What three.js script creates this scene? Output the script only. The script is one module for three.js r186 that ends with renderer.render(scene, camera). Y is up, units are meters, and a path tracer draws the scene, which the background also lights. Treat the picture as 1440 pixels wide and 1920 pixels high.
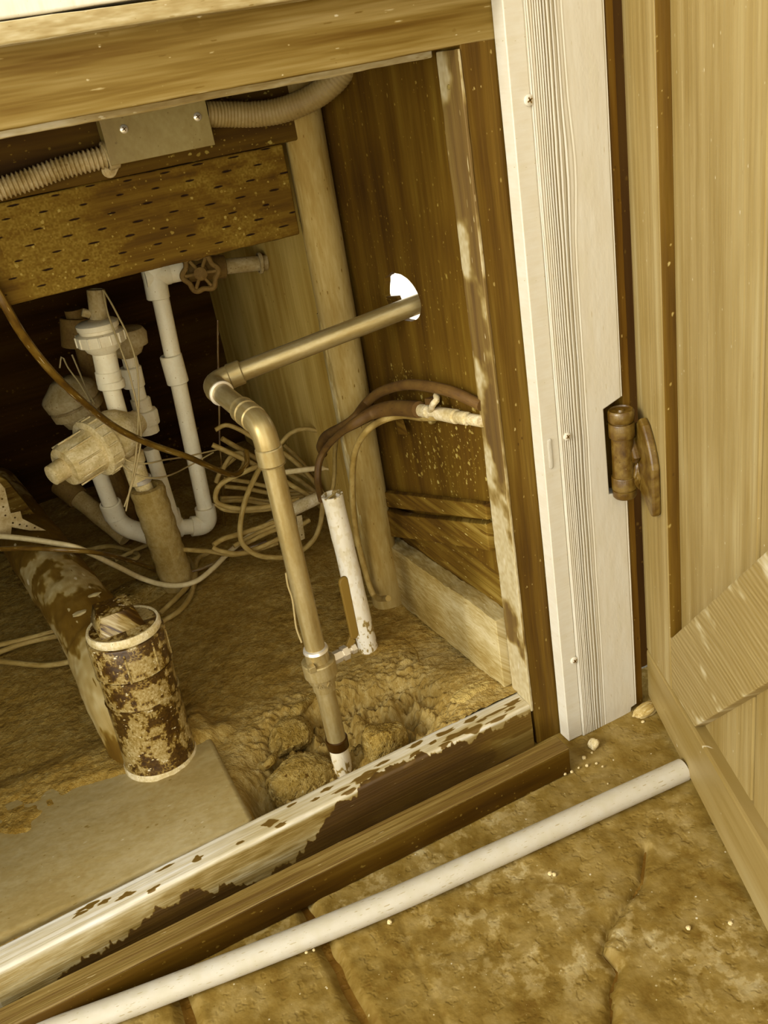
import * as THREE from 'three';
import { mergeGeometries } from 'three/addons/utils/BufferGeometryUtils.js';
import { FontLoader } from 'three/addons/loaders/FontLoader.js';
import { TextGeometry } from 'three/addons/geometries/TextGeometry.js';

// ---------------------------------------------------------------- camera, sky, sun, exposure
const scene = new THREE.Scene();
const camera = new THREE.PerspectiveCamera(58.053, 1440 / 1920, 0.02, 60);
camera.position.set(-0.465120, 0.760795, 0.721152);
camera.up.set(0.324759, 0.881830, -0.341918);
camera.lookAt(-0.136754, 0.316643, -0.112458);
const renderer = new THREE.WebGLRenderer({ antialias: true });
renderer.toneMapping = THREE.LinearToneMapping;
renderer.toneMappingExposure = 2.1;
renderer.shadowMap.enabled = true;

// hazy sky, paler and brighter towards the horizon
{
  const W = 64, H = 32, d = new Float32Array(W * H * 4);
  for (let y = 0; y < H; y++) for (let x = 0; x < W; x++) {
    const e = ((y + 0.5) / H - 0.5) * Math.PI, k = Math.max(0, Math.sin(e)), i = (y * W + x) * 4;
    const l = 1.95 - 1.25 * Math.pow(k, 0.75); // hazy: brightest towards the horizon
    d[i] = l; d[i + 1] = l * 0.985; d[i + 2] = l * 0.91; d[i + 3] = 1;
  }
  const t = new THREE.DataTexture(d, W, H, THREE.RGBAFormat, THREE.FloatType);
  t.mapping = THREE.EquirectangularReflectionMapping; t.magFilter = THREE.LinearFilter; t.needsUpdate = true;
  scene.background = t; scene.environment = t;
  scene.backgroundIntensity = 1.0; scene.environmentIntensity = 1.0;
}
const sun = new THREE.DirectionalLight(new THREE.Color(1, 0.985, 0.92), 1.25);
sun.position.set(-4.5, 2.6, 0.72); sun.target.position.set(-0.3, 0.2, -0.2);
sun.castShadow = true; sun.shadow.mapSize.set(2048, 2048); sun.shadow.radius = 40;
Object.assign(sun.shadow.camera, { left: -1.6, right: 1.6, top: 1.6, bottom: -1.6, near: 0.5, far: 12 });
scene.add(sun, sun.target);

// ---------------------------------------------------------------- random, noise
let seedState = 12345;
const seed = (s) => { seedState = s | 0; };
const rnd = () => { seedState = (seedState + 0x6d2b79f5) | 0; let t = Math.imul(seedState ^ (seedState >>> 15), 1 | seedState); t = (t + Math.imul(t ^ (t >>> 7), 61 | t)) ^ t; return ((t ^ (t >>> 14)) >>> 0) / 4294967296; };
const rr = (a, b) => a + (b - a) * rnd();
const LAT = new Float32Array(65536); seed(7); for (let i = 0; i < 65536; i++) LAT[i] = rnd();
const cl = (x, a = 0, b = 1) => (x < a ? a : x > b ? b : x);
const ss = (a, b, x) => { const t = cl((x - a) / (b - a)); return t * t * (3 - 2 * t); };
const mix = (a, b, t) => a + (b - a) * t;
// periodic value noise, 0..1
function vn(x, y, px = 256, py = 256, s = 0) {
  const xi = Math.floor(x), yi = Math.floor(y); let fx = x - xi, fy = y - yi;
  fx = fx * fx * (3 - 2 * fx); fy = fy * fy * (3 - 2 * fy);
  const x0 = ((xi % px) + px) % px, x1 = (x0 + 1) % px, y0 = ((yi % py) + py) % py, y1 = (y0 + 1) % py;
  const A = (a, b) => LAT[((((b + s * 37) & 255) << 8) | ((a + s * 71) & 255))];
  return mix(mix(A(x0, y0), A(x1, y0), fx), mix(A(x0, y1), A(x1, y1), fx), fy);
}
function fbm(u, v, fx, fy, oct = 4, s = 0, gain = 0.5) {
  let a = 1, sum = 0, n = 0;
  for (let i = 0; i < oct; i++) { sum += a * vn(u * fx, v * fy, fx, fy, s + i * 3); n += a; a *= gain; fx *= 2; fy *= 2; }
  return sum / n;
}
const n3 = (x, y, z, s = 0) => (vn(x + z * 0.71 + 13, y + z * 1.31 + 57, 256, 256, s) + vn(y - x * 0.37 + 91, z + x * 0.53 + 31, 256, 256, s + 5)) - 1;

// ---------------------------------------------------------------- tones (the picture is a warm monochrome) and textures
const STOPS = [[0, 30, 12, 0], [0.1, 52, 29, 1], [0.2, 80, 53, 8], [0.33, 112, 82, 21], [0.45, 141, 113, 49], [0.6, 176, 152, 94], [0.72, 206, 188, 142], [0.82, 226, 212, 178], [0.92, 243, 235, 216], [1, 252, 249, 240]];
const LUT = new Uint8Array(256 * 3);
for (let i = 0; i < 256; i++) {
  const t = i / 255; let k = 0; while (k < STOPS.length - 2 && t > STOPS[k + 1][0]) k++;
  const a = STOPS[k], b = STOPS[k + 1], f = (t - a[0]) / (b[0] - a[0]);
  for (let c = 0; c < 3; c++) LUT[i * 3 + c] = mix(a[c + 1], b[c + 1], f);
}
const tone = (t) => { const i = Math.round(cl(t) * 255) * 3; return new THREE.Color().setRGB(LUT[i] / 255, LUT[i + 1] / 255, LUT[i + 2] / 255, THREE.SRGBColorSpace); };

class Tex {
  constructor(w, h) { this.w = w; this.h = h; this.d = new Float32Array(w * h); }
  fill(f) { const { w, h, d } = this; for (let y = 0, i = 0; y < h; y++) for (let x = 0; x < w; x++, i++) d[i] = f((x + 0.5) / w, (y + 0.5) / h, i); return this; }
  blob(u, v, ru, rv, val, alpha = 1, rough = 0.3, add = false) {
    const { w, h, d } = this, cx = u * w, cy = v * h, rx = ru * w, ry = rv * h, s = (rnd() * 30) | 0, ang = rnd() * 6;
    for (let y = Math.floor(cy - ry * 1.5); y <= cy + ry * 1.5; y++) for (let x = Math.floor(cx - rx * 1.5); x <= cx + rx * 1.5; x++) {
      const dx = (x + 0.5 - cx) / rx, dy = (y + 0.5 - cy) / ry; let q = Math.sqrt(dx * dx + dy * dy);
      if (q > 1.5) continue;
      q *= 1 + rough * (vn(Math.atan2(dy, dx) * 1.6 + ang + 20, s, 256, 256, s) - 0.5) * 2;
      const a = alpha * (1 - ss(0.8, 1.0 + 0.5 / Math.max(1, Math.min(rx, ry)), q)); if (a <= 0) continue;
      const i = (((y % h) + h) % h) * w + (((x % w) + w) % w); d[i] = add ? d[i] + val * a : mix(d[i], val, a);
    }
    return this;
  }
  dots(n, r0, r1, v0, v1, alpha = 0.8, asp = 1, box = [0, 0, 1, 1], add = false) {
    for (let k = 0; k < n; k++) { const r = r0 + (r1 - r0) * rnd() ** 3; this.blob(rr(box[0], box[2]), rr(box[1], box[3]), r / this.w * Math.sqrt(this.w / this.h) , r * asp / this.h * Math.sqrt(this.h / this.w), rr(v0, v1), alpha, 0.3, add); }
    return this;
  }
  color() {
    const { w, h, d } = this, o = new Uint8Array(w * h * 4);
    for (let i = 0; i < w * h; i++) { const k = Math.round(cl(d[i]) * 255) * 3; o[i * 4] = LUT[k]; o[i * 4 + 1] = LUT[k + 1]; o[i * 4 + 2] = LUT[k + 2]; o[i * 4 + 3] = 255; }
    return fin(new THREE.DataTexture(o, w, h), true);
  }
  gray() {
    const { w, h, d } = this, o = new Uint8Array(w * h * 4);
    for (let i = 0; i < w * h; i++) { const k = Math.round(cl(d[i]) * 255); o[i * 4] = o[i * 4 + 1] = o[i * 4 + 2] = k; o[i * 4 + 3] = 255; }
    return fin(new THREE.DataTexture(o, w, h), false);
  }
}
function fin(t, srgb) { t.wrapS = t.wrapT = THREE.RepeatWrapping; t.magFilter = THREE.LinearFilter; t.minFilter = THREE.LinearMipmapLinearFilter; t.generateMipmaps = true; if (srgb) t.colorSpace = THREE.SRGBColorSpace; t.needsUpdate = true; return t; }
// size = metres covered by one repeat
function mat(o) {
  const { map, bump, rmap, bumpScale = 0.001, size = [1, 1], off = [0, 0], rough = 0.8, metal = 0, ...rest } = o;
  const m = new THREE.MeshPhysicalMaterial({ roughness: rough, metalness: metal, ...rest });
  const set = (t) => { const c = t.clone(); c.repeat.set(1 / size[0], 1 / size[1]); c.offset.set(off[0], off[1]); c.needsUpdate = true; return c; };
  if (map) m.map = set(map);
  if (bump) { m.bumpMap = set(bump); m.bumpScale = bumpScale; }
  if (rmap) { m.roughnessMap = set(rmap); }
  return m;
}

// --- wood: u runs along the grain
function woodTex(w, h, { t = 0.45, c = 0.12, fu = 2, fv = 26, seedN = 0, rings = 0.06, fine = 0.08, blot = 0.06 }) {
  return new Tex(w, h).fill((u, v) => {
    const wv = v + 0.05 * (fbm(u, v, 2, 2, 2, seedN + 9) - 0.5);
    const g = fbm(u, wv, fu, fv, 4, seedN, 0.6), r = Math.sin((wv * 9 + 1.2 * fbm(u, wv, 1, 3, 2, seedN + 4)) * 6.283);
    return t + c * (g - 0.5) * 2 + rings * r * 0.5 + fine * (fbm(u, v, fu * 6, 160, 2, seedN + 11) - 0.5) + blot * 2 * (fbm(u, v, 4, 4, 3, seedN + 17) - 0.5);
  });
}
seed(11);
const T = {};
T.brown = woodTex(1024, 512, { t: 0.46, c: 0.15, seedN: 1, rings: 0.07, fine: 0.14 }).dots(60, 1, 3.5, 0.7, 0.95, 0.8, 1).dots(130, 1, 6, 0.66, 0.9, 0.7, 0.22).dots(80, 1, 5, 0.3, 0.36, 0.6, 0.25).dots(40, 3, 14, 0.35, 0.4, 0.4, 1);
T.post = woodTex(1024, 512, { t: 0.33, c: 0.10, seedN: 5, rings: 0.08, fv: 18 }).dots(240, 0.8, 3, 0.6, 0.9, 0.7, 1).dots(20, 2, 4, 0.15, 0.2, 0.7, 1);
T.panel = woodTex(1024, 1024, { t: 0.32, c: 0.09, seedN: 2, rings: 0.05, blot: 0.1, fv: 34 }).dots(900, 0.8, 3.2, 0.5, 0.74, 0.75, 1).dots(420, 1.2, 5.5, 0.55, 0.85, 0.8, 1, [0.55, 0.1, 0.85, 0.55]).dots(200, 1.2, 4.5, 0.55, 0.8, 0.7, 0.5);
T.panelLight = woodTex(1024, 512, { t: 0.72, c: 0.07, seedN: 8, rings: 0.03, blot: 0.12, fv: 14 }).dots(60, 1, 3, 0.2, 0.25, 0.6, 1);
T.edge = (() => { // the inner post face, limed by water towards the ground (u = height)
  const a = woodTex(1024, 256, { t: 0.38, c: 0.12, seedN: 13, fv: 14, blot: 0.1 });
  const { w, h, d } = a;
  for (let y = 0, i = 0; y < h; y++) for (let x = 0; x < w; x++, i++) {
    const u = x / w, v = y / h, lime = ss(0.46, 0.62, fbm(u, v, 14, 3, 5, 21) + 0.16 * ss(0.75, 0.1, u) - 0.06);
    d[i] = mix(d[i], 0.76 + 0.1 * (vn(u * 200, v * 50, 200, 50, 4) - 0.5), lime * 0.85);
  }
  return a.dots(160, 1, 4, 0.75, 0.95, 0.7, 0.6).dots(90, 1, 4, 0.2, 0.3, 0.6, 0.6);
})();
T.timber = new Tex(1024, 512).fill((u, v) => 0.60 + 0.2 * (fbm(u, v, 5, 8, 4, 31) - 0.5) * 2 * 0.7 + 0.2 * (fbm(u, v, 40, 90, 3, 33) - 0.5) + 0.10 * ss(0.45, 0.65, fbm(u, v, 3, 2, 3, 36))).dots(300, 1, 4, 0.36, 0.48, 0.6, 0.5).dots(220, 1, 4, 0.78, 0.95, 0.7, 0.5);
T.rail = woodTex(1024, 256, { t: 0.36, c: 0.12, seedN: 15, fv: 10, blot: 0.14 }).dots(160, 1, 4, 0.65, 0.92, 0.75, 1).dots(10, 20, 60, 0.16, 0.2, 0.5, 0.5);
T.incised = (() => { // treated board with rows of short slits
  const a = woodTex(1024, 512, { t: 0.29, c: 0.09, seedN: 19, fv: 20, blot: 0.05 });
  const { w, h, d } = a;
  for (let y = 0, i = 0; y < h; y++) for (let x = 0; x < w; x++, i++) { const u = x / w, v = y / h, wash = ss(0.42, 0.7, fbm(u, v, 5, 5, 6, 41, 0.65) + 0.22 * ss(0.55, 0.1, u) - 0.02); d[i] = mix(d[i], 0.46 + 0.2 * (vn(u * 200, v * 100, 200, 100, 3) - 0.5), wash * 0.7); }
  return a.dots(300, 1, 4, 0.55, 0.8, 0.6, 2.2);
})();
T.incisedH = new Tex(1024, 512).fill((u, v) => 0.8 + 0.1 * (fbm(u, v, 8, 60, 3, 2) - 0.5));
for (let r = 0; r < 12; r++) for (let k = 0; k < 9; k++) { const u = (k + (r % 3) / 3 + rr(-0.06, 0.06)) / 9, v = (r + 0.5 + rr(-0.12, 0.12)) / 12, l = rr(0.010, 0.0165), q = rr(0.8, 1.2); T.incised.blob(u, v, l, 0.0042 * q, 0.04, 1, 0.15); T.incisedH.blob(u, v, l, 0.005 * q, 0.0, 1, 0.15); }
T.door = woodTex(1024, 1024, { t: 0.56, c: 0.075, seedN: 23, rings: 0.03, fv: 20, blot: 0.06, fine: 0.06 }).dots(110, 0.8, 2.6, 0.75, 0.95, 0.8, 1).dots(60, 2, 7, 0.36, 0.42, 0.5, 0.35);
T.brace = new Tex(1024, 512).fill((u, v) => { const wv = v + 0.10 * Math.sin(u * 6.283) * 0.35 + 0.05 * (fbm(u, v, 2, 2, 2, 3) - 0.5); return 0.55 + 0.032 * Math.sin((wv * 22 + 2.6 * fbm(u, v, 2, 4, 2, 6)) * 6.283) + 0.1 * (fbm(u, v, 6, 60, 3, 8) - 0.5) + 0.2 * ss(0.6, 0.75, fbm(u, v, 5, 5, 4, 51)); });
T.paint = new Tex(512, 1024).fill((u, v) => 0.87 + 0.05 * (fbm(u, v, 8, 24, 4, 61) - 0.5) + 0.03 * (fbm(u, v, 60, 20, 2, 62) - 0.5)).dots(70, 0.8, 2.4, 0.5, 0.6, 0.6, 1);
// raised grain under the paint of the door trim: u across the board, v up it
T.grain = (() => {
  const lines = [0.17, 0.205, 0.237, 0.268, 0.298, 0.326, 0.356, 0.392, 0.432, 0.48, 0.535, 0.61];
  return new Tex(512, 2048).fill((u, v) => {
    let z = 0.6 + 0.1 * (fbm(u, v, 12, 60, 4, 71) - 0.5);
    const bend = 0.02 * (fbm(0.3, v, 1, 7, 3, 73) - 0.5) + 0.04 * Math.exp(-(((v - 0.72) / 0.06) ** 2)) * ss(0.4, 0.75, u) - 0.12 * (0.5 - v) * 0.2;
    for (let k = 0; k < lines.length; k++) {
      const dl = u - (lines[k] + bend * (0.4 + k * 0.13) + 0.006 * (fbm(k / 13, v, 13, 40, 2, 74) - 0.5));
      const wd = 0.009 + 0.0012 * (k % 3), am = 0.16 + 0.09 * Math.sin(k * 2.1) + 0.30 * ss(2, 7, k) * ss(12, 9, k);
      z -= am * Math.exp(-((dl / wd) ** 2)) * (0.6 + 0.8 * vn(k * 3.3, v * 9, 256, 9, 75)); z += am * 0.45 * Math.exp(-(((dl - 0.016) / 0.012) ** 2));
    }
    return z;
  });
})();
T.noiseH = new Tex(512, 512).fill((u, v) => 0.5 + 0.9 * (fbm(u, v, 10, 10, 6, 81, 0.62) - 0.5));
T.woodH = new Tex(512, 512).fill((u, v) => 0.5 + 0.8 * (fbm(u, v, 3, 48, 4, 83, 0.6) - 0.5));
T.soil = new Tex(1024, 1024).fill((u, v) => 0.6 + 0.11 * (fbm(u, v, 6, 6, 5, 91) - 0.5) + 0.34 * (fbm(u, v, 48, 48, 5, 92, 0.75) - 0.5) + 0.04 * ss(0.55, 0.75, fbm(u, v, 9, 9, 5, 95))).dots(260, 1, 4, 0.65, 0.85, 0.7).dots(200, 1, 4, 0.3, 0.4, 0.6);
T.dug = new Tex(1024, 1024).fill((u, v) => 0.55 + 0.5 * (fbm(u, v, 26, 26, 6, 191, 0.78) - 0.5) + 0.12 * (fbm(u, v, 7, 7, 4, 193) - 0.5)).dots(420, 1.5, 7, 0.12, 0.22, 0.7, 0.8).dots(300, 1, 4, 0.75, 0.95, 0.8);
T.dugH = new Tex(1024, 1024).fill((u, v) => 0.5 + 1.1 * (fbm(u, v, 24, 24, 6, 191, 0.75) - 0.5));
T.slab = new Tex(1024, 512).fill((u, v) => 0.62 + 0.2 * (fbm(u, v, 4, 4, 4, 97) - 0.5) + 0.08 * (fbm(u, v, 80, 60, 3, 98) - 0.5)).dots(160, 0.8, 3, 0.35, 0.42, 0.6).dots(80, 0.8, 3, 0.7, 0.85, 0.6);
T.stone = new Tex(2048, 2048).fill((u, v) => {
  const a = fbm(u, v, 5, 5, 5, 101, 0.55), b = fbm(u, v, 28, 28, 4, 103, 0.65), p = ss(0.5, 0.66, fbm(u, v, 34, 34, 5, 105, 0.7)) * ss(0.42, 0.62, fbm(u, v, 3, 3, 3, 107));
  return 0.46 + 0.1 * (a - 0.5) + 0.3 * (b - 0.5) + 0.12 * p;
}).dots(500, 1, 4, 0.7, 0.95, 0.75).dots(500, 1, 5, 0.3, 0.36, 0.55);
T.stoneH = new Tex(1024, 1024).fill((u, v) => 0.55 + 0.9 * (fbm(u, v, 22, 22, 6, 111, 0.68) - 0.5) - 0.25 * ss(0.6, 0.75, fbm(u, v, 60, 60, 3, 113, 0.6)));
T.plastic = new Tex(512, 512).fill((u, v) => 0.94 + 0.1 * (fbm(u, v, 5, 5, 4, 121) - 0.5) + 0.06 * (fbm(u, v, 50, 50, 3, 122) - 0.5)).dots(50, 1, 4, 0.4, 0.5, 0.6);
T.dirtyPlastic = new Tex(512, 512).fill((u, v) => 0.74 + 0.28 * (fbm(u, v, 6, 6, 5, 124) - 0.5) + 0.18 * (fbm(u, v, 40, 40, 3, 125) - 0.5)).dots(120, 1, 5, 0.3, 0.42, 0.6).dots(60, 1, 5, 0.75, 0.9, 0.6);
T.conduit = new Tex(1024, 256).fill((u, v) => 0.82 + 0.08 * (fbm(u, v, 30, 6, 4, 127) - 0.5)).dots(520, 1, 4.5, 0.5, 0.66, 0.7, 0.5).dots(60, 1, 2, 0.45, 0.5, 0.6, 0.6);
T.whitePipe = new Tex(512, 256).fill((u, v) => { const base = 0.86 + 0.16 * (fbm(u, v, 6, 6, 4, 131) - 0.5); return mix(base, 0.4, ss(0.52, 0.66, fbm(u, v, 40, 20, 3, 132)) * (0.14 + 0.86 * ss(0.34, 0.28, u)) * 0.8); }).dots(60, 1, 4, 0.45, 0.55, 0.6);
T.drain = new Tex(1024, 512).fill((u, v) => { const m = fbm(u, v, 7, 5, 5, 135, 0.6); return mix(0.34 + 0.16 * (m - 0.5) + 0.1 * (fbm(u, v, 60, 30, 2, 136) - 0.5), 0.62 + 0.14 * (vn(u * 90, v * 40, 90, 40, 5) - 0.5), ss(0.5, 0.58, m + 0.1 * ss(0.45, 0.1, u) - 0.05) * 0.9); }).dots(60, 2, 8, 0.65, 0.85, 0.8).dots(30, 3, 12, 0.2, 0.25, 0.7, 0.4);
T.abs = new Tex(512, 1024).fill((u, v) => { const m = fbm(u, v, 7, 14, 7, 141, 0.72); return mix(0.17 + 0.12 * (vn(u * 60, v * 120, 60, 120, 2) - 0.5), 0.6 + 0.4 * (fbm(u, v, 60, 120, 3, 6, 0.7) - 0.5), ss(0.46, 0.58, m) * 0.92); }).dots(330, 1, 5, 0.72, 1, 0.8);
T.grey = new Tex(512, 1024).fill((u, v) => { const m = fbm(u, v, 4, 10, 5, 145, 0.6); return 0.68 + 0.22 * (m - 0.5) + 0.1 * (fbm(u, v, 40, 60, 3, 146) - 0.5) - 0.05; }).dots(160, 1, 4, 0.2, 0.3, 0.6).dots(40, 1, 5, 0.6, 0.75, 0.5);
T.foam = new Tex(512, 512).fill((u, v) => 0.54 + 0.18 * (fbm(u, v, 20, 20, 5, 151, 0.7) - 0.5) + 0.1 * (fbm(u, v, 3, 3, 3, 152) - 0.5)).dots(60, 1, 3, 0.62, 0.72, 0.6);
T.cable = new Tex(512, 64).fill((u, v) => 0.3 + 0.4 * (fbm(u, v, 12, 3, 5, 155, 0.6) - 0.5)).dots(90, 1.2, 4, 0.62, 0.95, 0.9, 0.5);
T.tube = new Tex(512, 64).fill((u, v) => 0.56 + 0.3 * (fbm(u, v, 16, 3, 5, 157, 0.6) - 0.5)).dots(60, 1, 3.5, 0.28, 0.36, 0.75, 0.5);
T.hose = new Tex(256, 64).fill((u, v) => 0.80 + 0.12 * (fbm(u, v, 20, 4, 4, 158) - 0.5)).dots(10, 0.8, 2, 0.5, 0.6, 0.6, 0.5);
T.copper = new Tex(512, 256).fill((u, v) => 0.62 + 0.16 * (fbm(u, v, 3, 16, 4, 161) - 0.5) + 0.05 * (fbm(u, v, 40, 40, 2, 162) - 0.5));
T.copperR = new Tex(256, 256).fill((u, v) => 0.42 + 0.3 * (fbm(u, v, 6, 14, 4, 163) - 0.5));
T.rust = new Tex(512, 512).fill((u, v) => 0.38 + 0.4 * (fbm(u, v, 8, 8, 5, 165, 0.6) - 0.5)).dots(30, 1, 5, 0.6, 0.8, 0.7).dots(30, 3, 14, 0.18, 0.22, 0.5);
// sill: u along it (1 m), v unwraps back .. top .. front (0.1 m): limed dry wood above, dark wet wood below a dripping edge
T.sill = (() => {
  const W = 2048, H = 400, a = new Tex(W, H), b = woodTex(W, H, { t: 0.82, c: 0.12, seedN: 27, fv: 26, fu: 10, rings: 0.05, blot: 0.14, fine: 0.12 }).d;
  // depth of the dry area below the arris as a share of the front face, by distance along the sill from x = -0.85
  const K = [[0, 0.85], [0.18, 0.85], [0.24, 0.8], [0.27, 0.62], [0.315, 0.5], [0.35, 0.42], [0.395, 0.3], [0.42, 0.55], [0.455, 0.8], [0.50, 0.72], [0.53, 0.5], [0.55, 0.22], [0.565, 0.02], [0.6, -0.06], [0.66, -0.08], [0.69, -0.02], [0.72, 0.06], [0.76, 0.12], [1, 0.14]];
  const k = (x) => { let i = 0; while (i < K.length - 2 && x > K[i + 1][0]) i++; return mix(K[i][1], K[i + 1][1], ss(K[i][0], K[i + 1][0], x)); };
  a.fill((u, v, i) => {
    const f = (v - 0.38) / 0.62; // 0 at the arris, 1 at the foot of the front face
    const edge = k(u) + 0.42 * (fbm(u, 0.5, 70, 1, 4, 29, 0.65) - 0.5) + 0.2 * (fbm(u, v, 90, 9, 4, 30, 0.6) - 0.5);
    const dry = ss(edge + 0.02, edge - 0.02, f);
    const wood = f < 0 ? b[i] : mix(b[i], 0.60 + 1.1 * (b[i] - 0.84) + 0.3 * (fbm(u, v, 40, 12, 5, 34, 0.6) - 0.5), ss(0.0, 0.1, f) * (u < 0.2 ? 0.5 : 1));
    const wet = 0.24 + 0.12 * ss(0.72, 0.78, u) * ss(0.75, 0.45, f) + 0.4 * (b[i] - 0.84) + 0.12 * (fbm(u, v, 14, 6, 3, 32) - 0.5) + 0.16 * ss(0.72, 0.8, u) * ss(0.5, 0.62, fbm(u, v, 20, 6, 3, 35));
    return mix(wet, wood, dry);
  });
  for (const [x, q, ru, rv] of [[0.335, 0.2, 7, 5], [0.3, 0.1, 9, 4], [0.29, 0.14, 6, 3], [0.315, 0.14, 5, 3], [0.41, 0.2, 5, 5], [0.455, 0.27, 4, 3], [0.49, 0.2, 7, 7], [0.545, 0.19, 4, 3], [0.575, 0.24, 9, 4], [0.605, 0.21, 12, 9], [0.62, 0.29, 5, 4], [0.6, 0.3, 4, 3], [0.64, 0.29, 5, 4], [0.665, 0.24, 7, 4], [0.69, 0.2, 5, 4], [0.7, 0.31, 6, 4], [0.735, 0.3, 10, 6], [0.755, 0.22, 6, 4], [0.775, 0.2, 14, 3], [0.79, 0.26, 5, 3], [0.5, 0.3, 5, 3], [0.52, 0.1, 6, 3], [0.56, 0.12, 5, 3], [0.58, 0.32, 8, 4], [0.63, 0.14, 8, 4], [0.655, 0.33, 7, 4], [0.675, 0.1, 9, 4], [0.71, 0.14, 11, 4], [0.72, 0.26, 12, 5], [0.745, 0.13, 9, 4], [0.77, 0.32, 10, 4], [0.8, 0.18, 8, 5], [0.36, 0.3, 5, 3], [0.38, 0.1, 7, 3]]) a.blob(x, 0.02 + q * 1.05, ru / 1000 * 1.25, rv / 100 * 0.8, 0.3, 0.9, 0.45);
  return a.dots(130, 0.8, 2.2, 0.85, 1, 0.7, 0.6);
})();
T.stop = woodTex(2048, 256, { t: 0.41, c: 0.12, seedN: 37, fv: 16, fu: 6, blot: 0.1, fine: 0.14 }).dots(150, 0.8, 3, 0.7, 0.95, 0.75, 0.7);
const C = {}, Hh = {};
for (const k of Object.keys(T)) { if (/H$|R$|^grain$/.test(k)) Hh[k] = T[k].gray(); else C[k] = T[k].color(); T[k] = null; }

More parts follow.
